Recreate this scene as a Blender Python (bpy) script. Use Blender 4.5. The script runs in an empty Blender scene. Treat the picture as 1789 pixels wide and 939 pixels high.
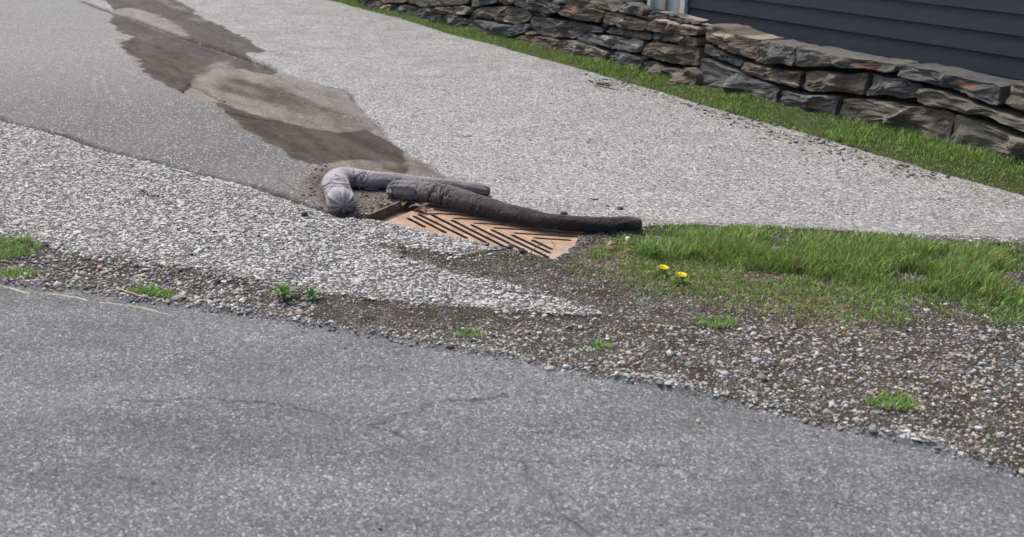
import bpy, math, random
import numpy as np
from mathutils import Vector
from mathutils.geometry import tessellate_polygon
R = math.radians
rng = np.random.default_rng(7); random.seed(7)
sc = bpy.context.scene
col = sc.collection

# ------------------------------------------------------------------ camera, sky, sun, exposure
F_PX, CX, CY, PHW, PHH = 1900.0, 600.0, 260.0, 1789.0, 939.0
TH = math.atan2(472, F_PX); HC = 1.45
cd = bpy.data.cameras.new('camera'); cam = bpy.data.objects.new('camera', cd); col.objects.link(cam)
cam.location = (0, 0, HC); cam.rotation_euler = (math.pi/2 - TH, 0, 0)
cd.sensor_width = 36; cd.lens = 36*F_PX/PHW
cd.shift_x = (PHW/2 - CX)/PHW; cd.shift_y = -(PHH/2 - CY)/PHW
cd.clip_start = 0.05; cd.clip_end = 2000
cd.dof.use_dof = True; cd.dof.focus_distance = 4.9; cd.dof.aperture_fstop = 4.2
sc.camera = cam

SUN_EL, SUN_AZ = 58, -35          # overcast: a wide soft sun, behind the wall and to the left
w = bpy.data.worlds.new('World'); sc.world = w; w.use_nodes = True
nt = w.node_tree
sky = nt.nodes.new('ShaderNodeTexSky'); sky.sky_type = 'NISHITA'; sky.sun_disc = False
sky.sun_elevation = R(SUN_EL); sky.sun_rotation = R(SUN_AZ)
sky.air_density = 0.7; sky.dust_density = 6.0; sky.ozone_density = 0.6
nt.links.new(sky.outputs[0], nt.nodes['Background'].inputs[0]); nt.nodes['Background'].inputs[1].default_value = 0.15
sl = bpy.data.lights.new('sun', 'SUN'); sl.energy = 1.3; sl.angle = R(22); sl.color = (0.93, 1.0, 0.975)
so = bpy.data.objects.new('sun', sl); col.objects.link(so)
d = Vector((math.sin(R(SUN_AZ))*math.cos(R(SUN_EL)), math.cos(R(SUN_AZ))*math.cos(R(SUN_EL)), math.sin(R(SUN_EL))))
so.rotation_euler = d.to_track_quat('Z', 'Y').to_euler(); so.location = (0, 0, 20)
sc.view_settings.view_transform = 'Standard'; sc.view_settings.look = 'None'
sc.view_settings.exposure = 0.6; sc.view_settings.gamma = 1
sc.cycles.use_denoising = True
sc.cycles.max_bounces = 5; sc.cycles.diffuse_bounces = 3

# ------------------------------------------------------------------ helpers
def ray(x, y):
    u = (x-CX)/F_PX; v = (y-CY)/F_PX
    return np.array([u, math.cos(TH)-v*math.sin(TH), -math.sin(TH)-v*math.cos(TH)])
def at(x, y, z=0.0):
    r = ray(x, y); t = (HC-z)/-r[2]
    return np.array([0, 0, HC]) + t*r
def at2(pts): return np.array([at(x, y)[:2] for x, y in pts])

def hsh(i, j, k, seed):
    n = (i.astype(np.int64)*73856093) ^ (j.astype(np.int64)*19349663) ^ (k.astype(np.int64)*83492791) ^ (seed*2654435761)
    n = (n ^ (n >> 13))*1274126177 & 0x7fffffff
    n = (n ^ (n >> 16))*668265263 & 0x7fffffff
    return (n & 0xffffff)/float(0xffffff)
def vn(x, y, z=None, seed=0):
    x = np.asarray(x, float); y = np.asarray(y, float)
    z = np.zeros_like(x) if z is None else np.asarray(z, float)
    xi, yi, zi = np.floor(x), np.floor(y), np.floor(z)
    fx, fy, fz = x-xi, y-yi, z-zi
    fx = fx*fx*(3-2*fx); fy = fy*fy*(3-2*fy); fz = fz*fz*(3-2*fz)
    def g(a, b, c): return hsh(xi+a, yi+b, zi+c, seed)
    c0 = (g(0,0,0)*(1-fx)+g(1,0,0)*fx)*(1-fy)+(g(0,1,0)*(1-fx)+g(1,1,0)*fx)*fy
    c1 = (g(0,0,1)*(1-fx)+g(1,0,1)*fx)*(1-fy)+(g(0,1,1)*(1-fx)+g(1,1,1)*fx)*fy
    return c0*(1-fz)+c1*fz
def fbm(x, y, z=None, o=4, seed=0):
    s = 0; a = 1; t = 0
    x = np.asarray(x, float); y = np.asarray(y, float)
    for k in range(o):
        s = s + a*(vn(x*2**k, y*2**k, None if z is None else np.asarray(z)*2**k, seed+k)-0.5); t += a; a *= .5
    return s/t*2
def sd_poly(px, py, poly):
    d2 = np.full(px.shape, 1e18); inside = np.zeros(px.shape, bool); n = len(poly)
    for i in range(n):
        ax, ay = poly[i]; bx, by = poly[(i+1) % n]
        ex, ey = bx-ax, by-ay; L = ex*ex+ey*ey+1e-12
        t = np.clip(((px-ax)*ex+(py-ay)*ey)/L, 0, 1)
        d2 = np.minimum(d2, (px-ax-t*ex)**2+(py-ay-t*ey)**2)
        c = ((ay > py) != (by > py)) & (px < (bx-ax)*(py-ay)/(by-ay+1e-18)+ax)
        inside ^= c
    dd = np.sqrt(d2); return np.where(inside, dd, -dd)       # + inside
def d_line(px, py, line):
    d2 = np.full(px.shape, 1e18)
    for i in range(len(line)-1):
        ax, ay = line[i]; bx, by = line[i+1]; ex, ey = bx-ax, by-ay; L = ex*ex+ey*ey+1e-12
        t = np.clip(((px-ax)*ex+(py-ay)*ey)/L, 0, 1)
        d2 = np.minimum(d2, (px-ax-t*ex)**2+(py-ay-t*ey)**2)
    return np.sqrt(d2)
def ss(a, b, x):
    t = np.clip((x-a)/(b-a), 0, 1); return t*t*(3-2*t)

def tag(o, label=None, cat=None, group=None, kind=None):
    if label: o['label'] = label
    if cat: o['category'] = cat
    if group: o['group'] = group
    if kind: o['kind'] = kind
    return o
def empty(name, loc=(0, 0, 0), label=None, cat=None, group=None, rz=0):
    o = bpy.data.objects.new(name, None); col.objects.link(o); o.location = loc; o.rotation_euler.z = rz
    o.empty_display_size = .05
    return tag(o, label, cat, group)
def mesh(name, V, F, mat, parent=None, smooth=False, attrs=None, kind=None):
    me = bpy.data.meshes.new(name)
    V = np.asarray(V, np.float32)
    if isinstance(F, np.ndarray):
        k = F.shape[1]; me.vertices.add(len(V)); me.vertices.foreach_set('co', V.ravel())
        me.loops.add(F.size); me.loops.foreach_set('vertex_index', F.astype(np.int32).ravel())
        me.polygons.add(len(F)); me.polygons.foreach_set('loop_start', np.arange(0, F.size, k, dtype=np.int32))
        me.polygons.foreach_set('loop_total', np.full(len(F), k, np.int32))
        me.update(calc_edges=True)
    else:
        me.from_pydata([tuple(map(float, v)) for v in V], [], [tuple(map(int, f)) for f in F]); me.update()
    if smooth: me.polygons.foreach_set('use_smooth', np.ones(len(me.polygons), bool))
    for k_, a in (attrs or {}).items():
        a = np.asarray(a, np.float32)
        if a.ndim == 1:
            at_ = me.attributes.new(k_, 'FLOAT', 'POINT'); at_.data.foreach_set('value', a)
        else:
            at_ = me.attributes.new(k_, 'FLOAT_COLOR', 'POINT')
            at_.data.foreach_set('color', np.concatenate([a, np.ones((len(a), 1), np.float32)], 1).ravel())
    if mat: me.materials.append(mat)
    o = bpy.data.objects.new(name, me); col.objects.link(o)
    if parent is not None: o.parent = parent
    if kind: o['kind'] = kind
    return o

# ------------------------------------------------------------------ node helpers
class NT:
    def __init__(s, name, rough=0.9, spec=0.3):
        s.m = bpy.data.materials.new(name); s.m.use_nodes = True; s.t = s.m.node_tree
        s.b = s.t.nodes['Principled BSDF']; s.b.inputs['Roughness'].default_value = rough
        s.b.inputs['Specular IOR Level'].default_value = spec
    def n(s, typ, ins=None, **kw):
        x = s.t.nodes.new(typ)
        for k, v in kw.items(): setattr(x, k, v)
        for k, v in (ins or {}).items(): s.set(x, k, v)
        return x
    def set(s, x, k, v):
        if isinstance(v, bpy.types.NodeSocket): s.t.links.new(v, x.inputs[k])
        else:
            if isinstance(v, tuple) and len(v) == 3 and x.inputs[k].type == 'RGBA': v = (*v, 1)
            x.inputs[k].default_value = v
    def pos(s): return s.n('ShaderNodeTexCoord').outputs['Object']
    def gpos(s): return s.n('ShaderNodeNewGeometry').outputs['Position']
    def mapv(s, v, scale): return s.n('ShaderNodeMapping', {0: v, 3: scale}).outputs[0]
    def noise(s, v, scale, det=4, rough=.55, dist=0):
        return s.n('ShaderNodeTexNoise', {'Vector': v, 'Scale': scale, 'Detail': det, 'Roughness': rough, 'Distortion': dist}).outputs[0]
    def vor(s, v, scale, feature='F1', rand=1.0):
        return s.n('ShaderNodeTexVoronoi', {'Vector': v, 'Scale': scale, 'Randomness': rand}, feature=feature)
    def attr(s, name): return s.n('ShaderNodeAttribute', attribute_name=name)
    def ramp(s, fac, pts, interp='LINEAR'):
        r = s.n('ShaderNodeValToRGB', {0: fac}); cr = r.color_ramp; cr.interpolation = interp
        while len(cr.elements) < len(pts): cr.elements.new(0.5)
        for e, (p, c) in zip(cr.elements, pts):
            e.position = p; e.color = (*c, 1) if isinstance(c, tuple) else (c, c, c, 1)
        return r.outputs[0]
    def mr(s, v, a, b, c=0., d_=1.):
        return s.n('ShaderNodeMapRange', {0: v, 1: a, 2: b, 3: c, 4: d_}, interpolation_type='SMOOTHSTEP').outputs[0]
    def mix(s, f, a, b, mode='MIX'):
        x = s.n('ShaderNodeMix', data_type='RGBA', blend_type=mode)
        s.set(x, 0, f); s.set(x, 6, a); s.set(x, 7, b); return x.outputs[2]
    def ma(s, op, a, b=0.0, c=0.0):
        x = s.n('ShaderNodeMath', operation=op); s.set(x, 0, a); s.set(x, 1, b); s.set(x, 2, c); return x.outputs[0]
    def bump(s, h, strength=.5, dist=.01, prev=None):
        x = s.n('ShaderNodeBump', {'Strength': strength, 'Distance': dist, 'Height': h})
        if prev: s.t.links.new(prev, x.inputs['Normal'])
        return x.outputs[0]
    def out(s, colr, normal=None, rough=None):
        s.set(s.b, 'Base Color', colr)
        if normal: s.set(s.b, 'Normal', normal)
        if rough is not None: s.set(s.b, 'Roughness', rough)
        return s.m

# ---- asphalt with stones showing; attributes patch (fine grey), coarse (big pale chips), wet, tan, crack, scuff
def mat_asphalt():
    s = NT('asphalt_surface', .9, .25); p = s.pos()
    warp = s.n('ShaderNodeVectorMath', {0: p, 1: s.n('ShaderNodeVectorMath', {0: s.n('ShaderNodeTexNoise', {'Vector': p, 'Scale': 60., 'Detail': 2.}).outputs[1], 3: .012}, operation='SCALE').outputs[0]}, operation='ADD').outputs[0]
    coarse = s.attr('coarse').outputs[2]; patch = s.attr('patch').outputs[2]
    wet = s.attr('wet').outputs[2]; tan = s.attr('tan').outputs[2]; crack = s.attr('crack').outputs[2]; scuff = s.attr('scuff').outputs[2]
    def chips(sc_, lo, hi, gap):
        c = s.vor(warp, sc_); e = s.vor(warp, sc_, 'DISTANCE_TO_EDGE')
        r1 = s.n('ShaderNodeSeparateColor', {0: c.outputs['Color']})
        v = s.ramp(r1.outputs[0], [(0, lo), (.25, lo*1.8), (.55, (lo+hi)/2), (.8, hi), (1, hi*1.18)])
        g = s.mr(e.outputs[0], gap*.15, gap)
        return v, g, r1
    v1, g1, r1 = chips(72., .085, .50, .13)       # coarse chips about a centimetre
    v2, g2, r2 = chips(92., .15, .47, .10)      # chipseal
    v3, g3, r3 = chips(130., .075, .17, .08)      # fine asphalt
    big = s.noise(p, 1.3, 5, .6); mid = s.noise(p, 7., 4, .6); fine = s.noise(p, 420., 3, .7)
    hue = s.ramp(r1.outputs[1], [(0, (1.0, .99, .97)), (.9, (1, 1, 1.0)), (.955, (1.0, .86, .78)), (.97, (1., .95, .86)), (1, (.93, .97, 1.0))])
    bind = (.060, .059, .058)
    c1 = s.mix(g1, bind, s.mix(1., v1, hue, 'MULTIPLY'))
    c2 = s.mix(g2, (.19, .188, .187), v2)
    spk = s.mr(r3.outputs[2], .88, .93)
    c3 = s.mix(g3, (.10, .098, .099), s.mix(spk, v3, (.46, .455, .46)))
    c3 = s.mix(1., c3, s.ramp(s.noise(p, 48., 3, .8), [(.3, .72), (.7, 1.3)]), 'MULTIPLY')
    lgt = s.mr(s.n('ShaderNodeSeparateXYZ', {0: p}).outputs[1], 6.2, 9.5)
    c3 = s.mix(s.ma('MULTIPLY', lgt, .55), c3, c2); c2 = s.mix(1., c2, s.ramp(s.noise(p, 42., 3, .8), [(.3, .74), (.7, 1.16)]), 'MULTIPLY')
    c2 = s.mix(1., c2, s.ramp(s.noise(p, 3.2, 5, .7), [(.32, .80), (.6, 1.08)]), 'MULTIPLY')
    c1 = s.mix(1., c1, s.ramp(s.noise(p, 4.5, 5, .7), [(.32, .74), (.6, 1.08)]), 'MULTIPLY')
    c = s.mix(patch, c2, c3); c = s.mix(coarse, c, c1)
    # worn and dirty areas
    dirt = s.mr(big, .38, .66)
    c = s.mix(s.ma('MULTIPLY', dirt, .25), c, (.20, .197, .197))
    dirt2 = s.mr(mid, .5, .72)
    c = s.mix(s.ma('MULTIPLY', dirt2, .22), c, (.13, .128, .125))
    c = s.mix(1., c, s.ramp(fine, [(.3, .8), (.7, 1.15)]), 'MULTIPLY')
    # silt and damp staining, with shade painted in round the sock hollow
    nb = s.noise(s.mapv(p, (1, 1, 1)), 30., 5, .7); nb2 = s.noise(s.n('ShaderNodeMapping', {0: s.n('ShaderNodeMapping', {0: p, 2: (0, 0, R(66))}).outputs[0], 3: (1.2, 4., 1)}).outputs[0], 1.6, 6, .68)
    def brk(a, k): return s.mr(s.ma('ADD', a, s.ma('MULTIPLY', s.ma('SUBTRACT', nb, .5), k)), .22, .78)
    nb3 = s.noise(p, 24., 5, .75)
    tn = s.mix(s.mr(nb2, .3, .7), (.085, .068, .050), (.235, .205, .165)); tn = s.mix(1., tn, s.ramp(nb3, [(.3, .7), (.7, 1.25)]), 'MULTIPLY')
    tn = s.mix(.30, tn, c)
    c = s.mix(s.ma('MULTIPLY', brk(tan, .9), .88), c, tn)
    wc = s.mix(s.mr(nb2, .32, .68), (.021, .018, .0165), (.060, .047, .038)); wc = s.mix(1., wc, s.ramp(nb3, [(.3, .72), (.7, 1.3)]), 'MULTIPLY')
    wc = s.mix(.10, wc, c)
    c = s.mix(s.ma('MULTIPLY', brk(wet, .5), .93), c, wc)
    c = s.mix(s.ma('MULTIPLY', scuff, .3), c, (.55, .55, .55))
    c = s.mix(s.ma('MULTIPLY', crack, .94), c, (.022, .020, .018))
    h = s.n('ShaderNodeMix', {0: coarse, 2: s.ma('MULTIPLY', s.ma('MULTIPLY', g2, r2.outputs[1]), .45), 3: s.ma('MULTIPLY', g1, s.ma('ADD', r1.outputs[2], .4))}).outputs[0]
    keep = s.ma('SUBTRACT', 1., s.ma('MULTIPLY', s.ma('MAXIMUM', wet, tan), .75))
    nrm = s.bump(s.ma('MULTIPLY', h, keep), .9, .006)
    nrm = s.bump(fine, .25, .002, nrm)
    s.b.inputs['Specular IOR Level'].default_value = .12
    return s.out(c, nrm, .97)
def mat_street():
    s = NT('street_asphalt', .85, .3); p = s.pos()
    c = s.vor(p, 170.); r = s.n('ShaderNodeSeparateColor', {0: c.outputs['Color']}); e = s.vor(p, 170., 'DISTANCE_TO_EDGE').outputs[0]
    v = s.ramp(r.outputs[0], [(0, (.075, .078, .084)), (.6, (.16, .165, .173)), (.85, (.23, .232, .235)), (1, (.38, .38, .378))])
    v = s.mix(s.mr(e, .01, .09), (.085, .088, .095), v)
    v = s.mix(s.ma('MULTIPLY', s.mr(s.noise(p, 2.3, 6, .65), .4, .68), .45), v, (.10, .103, .11))
    v = s.mix(s.ma('MULTIPLY', s.mr(s.noise(p, 38., 4, .7), .55, .75), .3), v, (.24, .235, .225))
    v = s.mix(1., v, s.ramp(s.noise(s.mapv(p, (.35, 1.6, 1)), 2.0, 6, .7), [(.3, .72), (.68, 1.2)]), 'MULTIPLY')
    v = s.mix(s.mr(s.noise(p, 11., 6, .8), .62, .72, 0, .5), v, (.065, .066, .07))
    v = s.mix(1., v, s.ramp(s.noise(p, 55., 3, .8), [(.3, .75), (.7, 1.25)]), 'MULTIPLY')
    v = s.mix(s.mr(s.ma('ADD', s.attr('line').outputs[2], s.ma('MULTIPLY', s.ma('SUBTRACT', s.noise(p, 90., 3), .5), .9)), .4, .6, 0, .8), v, (.40, .365, .28))
    v = s.mix(s.ma('MULTIPLY', s.attr('crack').outputs[2], .85), v, (.03, .03, .03))
    n = s.bump(s.ma('MULTIPLY', s.mr(e, 0., .2), r.outputs[1]), .5, .003)
    return s.out(v, s.bump(s.noise(p, 500., 3, .7), .3, .002, n))
def mat_dirt(name, a, b, c_):
    s = NT(name, .97, .15); p = s.pos()
    v = s.vor(p, 130.); r = s.n('ShaderNodeSeparateColor', {0: v.outputs['Color']})
    k = s.ramp(r.outputs[0], [(0, a), (.5, b), (.85, c_), (1, (.38, .36, .34))])
    k = s.mix(s.mr(s.noise(p, 9., 5, .65), .35, .65), k, a)
    e = s.vor(p, 130., 'DISTANCE_TO_EDGE').outputs[0]
    k = s.mix(s.mr(s.noise(p, 5.5, 6, .75), .53, .66, 0, .7), k, (.12, .115, .035)); k = s.mix(s.mr(s.noise(s.mapv(p, (1.3, 1, 1)), 7.5, 6, .75), .58, .68, 0, .6), k, (.15, .095, .055))
    k = s.mix(s.mr(e, .0, .1), (.03, .026, .02), k)
    return s.out(k, s.bump(s.ma('ADD', s.mr(e, 0, .25), s.noise(p, 60., 5, .7)), .9, .008))
def mat_attr(name, rough=.9, spec=.2, nscale=60., amt=(.75, 1.2), bump=.3, trans=0):
    s = NT(name, rough, spec); p = s.pos(); a = s.attr('tint').outputs[0]
    n = s.noise(p, nscale, 5, .65)
    c = s.mix(1., a, s.ramp(n, [(.3, amt[0]), (.7, amt[1])]), 'MULTIPLY')
    if trans:
        s.b.inputs['Subsurface Weight'].default_value = 0
        tr = s.n('ShaderNodeBsdfTranslucent', {0: c}); mx = s.n('ShaderNodeMixShader', {0: trans, 1: s.b.outputs[0], 2: tr.outputs[0]})
        s.t.links.new(mx.outputs[0], s.t.nodes['Material Output'].inputs[0])
    return s.out(c, s.bump(n, bump, .004) if bump else None)
M_ASPH = mat_asphalt(); M_STREET = mat_street()
M_GRAVELBED = mat_dirt('gravelly_dirt', (.095, .082, .066), (.17, .155, .138), (.28, .265, .245))
M_SOIL = mat_dirt('mossy_soil', (.075, .105, .030), (.10, .13, .04), (.14, .15, .07))
M_PEBBLE = mat_attr('pebble_stone', .85, .3, 160., (.72, 1.2), .4)
M_GRASS = mat_attr('grass_blade', .6, .3, 25., (.8, 1.15), 0, .3)
M_LEAF = mat_attr('weed_leaf', .5, .4, 60., (.75, 1.2), .3, .25)
M_TWIG = mat_attr('twig_bark', .85, .2, 120., (.6, 1.3), .5)

# ------------------------------------------------------------------ drain frame of reference
GA = at(670, 387); GC = at(965, 455)
gu = (GC-GA)[:2]; GL = .818; gu /= np.hypot(*gu); gn = np.array([-gu[1], gu[0]]); GW = .435
def gloc(X, Y): return (X-GA[0])*gu[0]+(Y-GA[1])*gu[1], (X-GA[0])*gn[0]+(Y-GA[1])*gn[1]
def gw(u, n, z=0): return np.array([GA[0]+u*gu[0]+n*gn[0], GA[1]+u*gu[1]+n*gn[1], z])

# wall frame of reference
WP = at(900, 76); wd = at(1180, 145)[:2]-WP[:2]; wd /= np.hypot(*wd); wn = np.array([-(-wd[1]), -wd[0]]); 
wn = np.array([wd[1], -wd[0]]); 
if wn@(-WP[:2]) < 0: wn = -wn
BAT = math.tan(R(7))
def wall_sz(x, y):
    r = ray(x, y); o = np.array([0, 0, HC])
    a = wn[0]*r[0]+wn[1]*r[1]+BAT*r[2]; b = wn@(o[:2]-WP[:2])+BAT*o[2]
    P = o - b/a*r
    return (P[:2]-WP[:2])@wd, P[2]
def wall_pt(s, z, out=0.):
    q = WP[:2]+wd*s+wn*(out-BAT*z); return np.array([q[0], q[1], z])
sA, zA = wall_sz(1085, -4); sB, zB = wall_sz(1200, 30)
def wall_h(s):
    s = np.asarray(s, float); return np.clip(zA+(s-sA)*(zB-zA)/(sB-sA), .42, .95)
S_FAR = wall_sz(560, -14)[0]-1.6; S_NEAR = sB+4.2

# ------------------------------------------------------------------ ground regions, traced and laid on the plane
seam_near = [(-260,120),(0,209),(29,220),(74,229),(89,236),(110,238),(156,256),(246,280),(335,302),(401,318),(468,335),(513,352),(558,367),(600,379),(650,384),(671,387)]
seam_far = [(60,-30),(143,2),(190,20),(246,37),(313,63),(400,92),(445,107),(483,123),(557,148),(608,161)]
seam_mid = [(608,161),(639,199),(667,226),(689,257),(720,275),(752,290)]
gfront = [(671,387),(755,410),(860,431),(965,455)]
patch_px = seam_near + [(705,352),(760,345),(860,352),(790,318),(752,290)] + seam_mid[::-1][1:] + seam_far[::-1][1:] + [(-260,-30)]
gravel_px = [(665,430),(700,433),(745,441),(800,449),(850,443),(893,434),(930,447),(965,456),(1000,412),(1000,405),(1130,397),(1215,396),(1400,402),(1600,416),(1900,440),
             (1900,760),(1500,665),(1300,628),(1130,575),(1050,548),(960,521),(900,505),(850,493),(790,479),(740,463),(700,450)]
verge_px = [(-300,380),(0,410),(25,424),(75,429),(100,447),(159,454),(200,450),(235,464),(285,467),(353,478),(407,487),(461,494),(515,505),(568,512),(620,518),(760,533),(900,546),(1000,550),(1080,550),(1300,600),(1900,700)]
street_px = [(-300,465),(0,490),(34,493),(67,498),(100,502),(168,506),(201,513),(226,521),(330,532),(480,552),(700,590),(900,622),(1100,662),(1300,700),(1500,748),(1900,850)]
verge_poly = verge_px + street_px[::-1]
street_poly = street_px + [(2600,1400),(2600,3000),(-1500,3000),(-1500,400)]
roadedge_px = [(300,-75),(570,-1),(700,33),(800,63),(900,90),(1000,117),(1080,140),(1140,157),(1200,176),(1400,232),(1789,345),(2100,430)]
wet_A = [(165,-5),(192,7),(197,19),(246,37),(313,63),(400,92),(433,104),(475,120),(487,128),(478,132),(452,120),(440,108),(433,93),(454,95),(467,91),(433,69),(400,54),(391,47),(370,38),(335,22),(347,21),(325,10),(302,-5)]
tan_A = [(197,17),(230,14),(262,22),(295,38),(320,52),(330,66),(290,58),(246,40)]
wet_B = [(188,21),(250,41),(313,65),(400,96),(440,108),(480,125),(478,133),(450,128),(420,122),(392,120),(360,130),(342,142),(328,158),(316,163),(295,152),(272,140),(252,126),(247,117),(252,112),(240,103),(222,91),(210,76),(228,66),(205,53),(199,45),(191,38),(194,30)]
wet_C = [(366,176),(400,184),(440,198),(490,212),(540,224),(590,232),(640,228),(668,243),(700,258),(708,280),(716,304),(700,306),(640,282),(600,280),(560,292),(520,280),(487,260),(462,248),(435,230),(410,210),(388,192)]
wet_D = [(345,132),(400,134),(450,143),(500,156),(550,174),(600,200),(650,230),(600,232),(560,217),(520,203),(470,183),(420,169),(370,154)]
tan_B = [(199,66),(250,75),(330,95),(392,118),(430,120),(483,124),(520,150),(560,180),(610,205),(650,232),(700,258),(730,268),(752,290),(745,312),(716,306),(640,300),(575,299),(520,280),(487,262),(430,230),(370,182),(325,166),(316,160),(252,125),(220,90)]
wet_E = [(247,117),(262,112),(300,122),(345,128),(334,148),(318,162),(295,152),(270,139)]
light_A = [(362,112),(392,106),(402,126),(384,138),(352,147),(342,134)]
hollow_damp_shade = [(538,288),(575,292),(620,296),(720,320),(712,350),(660,378),(600,379),(556,364),(520,345)]
tan_C = [(483,124),(557,149),(608,163),(639,200),(667,228),(650,232),(600,206),(540,178)]
roadtan = [(1030,134),(1080,142),(1140,158),(1200,177),(1400,234),(1789,346),(1789,372),(1400,252),(1200,190),(1150,172),(1085,156),(1040,146)]
spots = [([(860,330),(1000,352),(1130,375),(1240,382),(1500,398),(1500,412),(1100,402),(980,392),(860,358)], .55)]
scuffs = [[(165,134),(163,150),(165,160)],[(175,132),(184,148),(192,168),(200,176)],[(213,150),(222,168),(229,182)],[(200,112),(230,128),(252,136)],[(110,118),(122,126)]]
def fields(X, Y):
    f = {}
    n1 = fbm(X*6, Y*6, o=4, seed=3)*.022; n2 = fbm(X*28, Y*28, o=3, seed=5)*.010
    nn = n1*.7+n2
    P = lambda px: at2(px)
    sp = sd_poly(X, Y, P(patch_px))+nn*.35
    sg = np.maximum(sd_poly(X, Y, P(gravel_px)), sd_poly(X, Y, P(verge_poly)))+nn*1.5
    sg = sg+(fbm(X*4.5, Y*4.5, o=5, seed=7)*.09+.01)*ss(.1, .9, X)*ss(4.0, 3.6, Y)
    st = sd_poly(X, Y, P(street_poly))+nn*.7
    # coarse apron: near side of the near seam + grate front
    line = P([(-800,20)]+seam_near+gfront[1:]+[(1130,395),(1500,405),(2400,440)])
    ap = np.concatenate([line, P([(2400,3000),(-800,3000)])]); sa = sd_poly(X, Y, ap)+nn*.35
    f['d_patch'], f['d_gravel'], f['d_street'], f['d_apron'] = sp, sg, st, sa
    s_ = (X-WP[0])*wd[0]+(Y-WP[1])*wd[1]; o_ = (X-WP[0])*wn[0]+(Y-WP[1])*wn[1]
    redge = sd_poly(X, Y, P(roadedge_px+[(2100,-120),(300,-120)]))+fbm(X*3, Y*3, o=3, seed=9)*.03+n2
    f['d_lawn'] = np.maximum(redge, -o_-.02); f['s'], f['o'] = s_, o_
    f['patch'] = ss(-.012, .012, sp); f['coarse'] = ss(-.01, .01, sa)
    wob = fbm(X*9, Y*9, o=4, seed=21)*.06+fbm(X*34, Y*34, o=3, seed=22)*.025
    def reg(px, soft=.05, k=1.): return ss(-soft, soft, sd_poly(X, Y, P(px))+wob*k)
    strk = fbm((X*.41-Y*.91)*.9, (X*.91+Y*.41)*3.2, o=5, seed=91)
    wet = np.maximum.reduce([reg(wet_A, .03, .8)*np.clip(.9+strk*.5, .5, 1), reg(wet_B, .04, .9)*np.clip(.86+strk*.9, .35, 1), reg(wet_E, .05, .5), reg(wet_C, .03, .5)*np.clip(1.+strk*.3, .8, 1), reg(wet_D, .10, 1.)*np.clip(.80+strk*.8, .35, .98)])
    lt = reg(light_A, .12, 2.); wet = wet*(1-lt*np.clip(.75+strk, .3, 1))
    tan = np.maximum.reduce([reg(tan_B, .05, .8), reg(tan_C, .10)*.62, reg(roadtan, .08, 2.)*.65, reg(spots[0][0], .12, 1.5)*.5, reg(hollow_damp_shade, .08, 1.)*.85])
    wet = np.maximum(wet, reg(hollow_damp_shade, .09, 1.)*.42)  # damp ground round sock and drain, darkened further with painted shade
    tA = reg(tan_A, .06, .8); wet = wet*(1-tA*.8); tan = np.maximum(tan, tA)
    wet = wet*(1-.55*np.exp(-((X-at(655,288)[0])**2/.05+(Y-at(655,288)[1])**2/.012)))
    f['wet'], f['tan'] = wet, tan
    cr = np.zeros_like(X)
    for line_, wdt, amp, se in ((seam_near, .024, 1., 41), (seam_far[1:8], .034, 1., 42), (seam_far[7:], .010, .8, 43), (seam_mid[:4], .010, .7, 44)):
        dl = d_line(X+fbm(X*14, Y*14, seed=50, o=3)*.018, Y+fbm(X*14+9, Y*14, seed=51, o=3)*.018, P([(a, b-(2. if se == 41 else 0)) for a, b in line_]))
        k = ss(-.25, .35, fbm(X*5, Y*5, o=2, seed=se)+(.55 if se == 42 else .05))
        if se == 42: k = np.maximum(k, .92)
        if se == 41: k = np.maximum(.45+k*.55, np.maximum(ss(.55, .25, np.hypot(X-at(560,367)[0], Y-at(560,367)[1])), ss(.35, .1, np.hypot(X-at(92,235)[0], Y-at(92,235)[1]))))  # seam kept dark beside the sock, painting in the shade of its hollow
        cr = np.maximum(cr, amp*k*np.exp(-(dl/wdt)**2))
    # short hairline cracks
    for line_ in ([(317,163),(325,155),(334,148)],[(395,195),(430,205),(470,212)],[(330,152),(352,158),(388,178)],[(800,236),(812,239),(826,239)],[(250,336),(262,345),(285,346)]):
        dl = d_line(X+fbm(X*20, Y*20, seed=52, o=2)*.01, Y, P(line_)); cr = np.maximum(cr, .75*np.exp(-(dl/.010)**2))
    f['crack'] = cr
    sc_ = np.zeros_like(X)
    for l in scuffs: sc_ = np.maximum(sc_, np.exp(-(d_line(X, Y, P(l))/.012)**2)*ss(-.3, .3, fbm(X*30, Y*30, o=2, seed=33)))
    f['scuff'] = sc_
    ln = d_line(X+fbm(X*5, Y*5, seed=60, o=2)*.02, Y+fbm(X*4, Y*4, seed=61, o=2)*.03, P([(-300,455),(0,496),(42,507),(70,510),(100,512),(143,519),(300,546),(520,585),(760,625),(1000,675),(1300,745),(1700,850)][:7]))
    f['line'] = np.exp(-(ln/.0055)**2)*ss(-.35, -.75, X)*ss(-.6, .0, fbm(X*9, Y*9, o=2, seed=67))
    wx, wy = X+fbm(X*13, Y*13, seed=62, o=4)*.045, Y+fbm(X*13, Y*13, seed=63, o=4)*.04
    c2 = np.minimum(d_line(wx, wy, P([(200,700),(430,690),(640,735),(900,800),(1050,939),(1100,1100)])), d_line(wx, wy, P([(640,735),(760,700),(900,690)])))
    c3 = d_line(wx, wy, P([(900,800),(1080,790),(1250,830),(1500,880)]))
    wv = .0028+.003*vn(X*9, Y*9, seed=64); f['scrack'] = np.maximum(np.exp(-(c2/wv)**2)*ss(.25, .5, vn(X*5+3, Y*5, seed=65)+.25), .8*np.exp(-(c3/(wv*.7))**2)*ss(.3, .5, vn(X*6, Y*6, seed=66)+.1))
    return f
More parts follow.
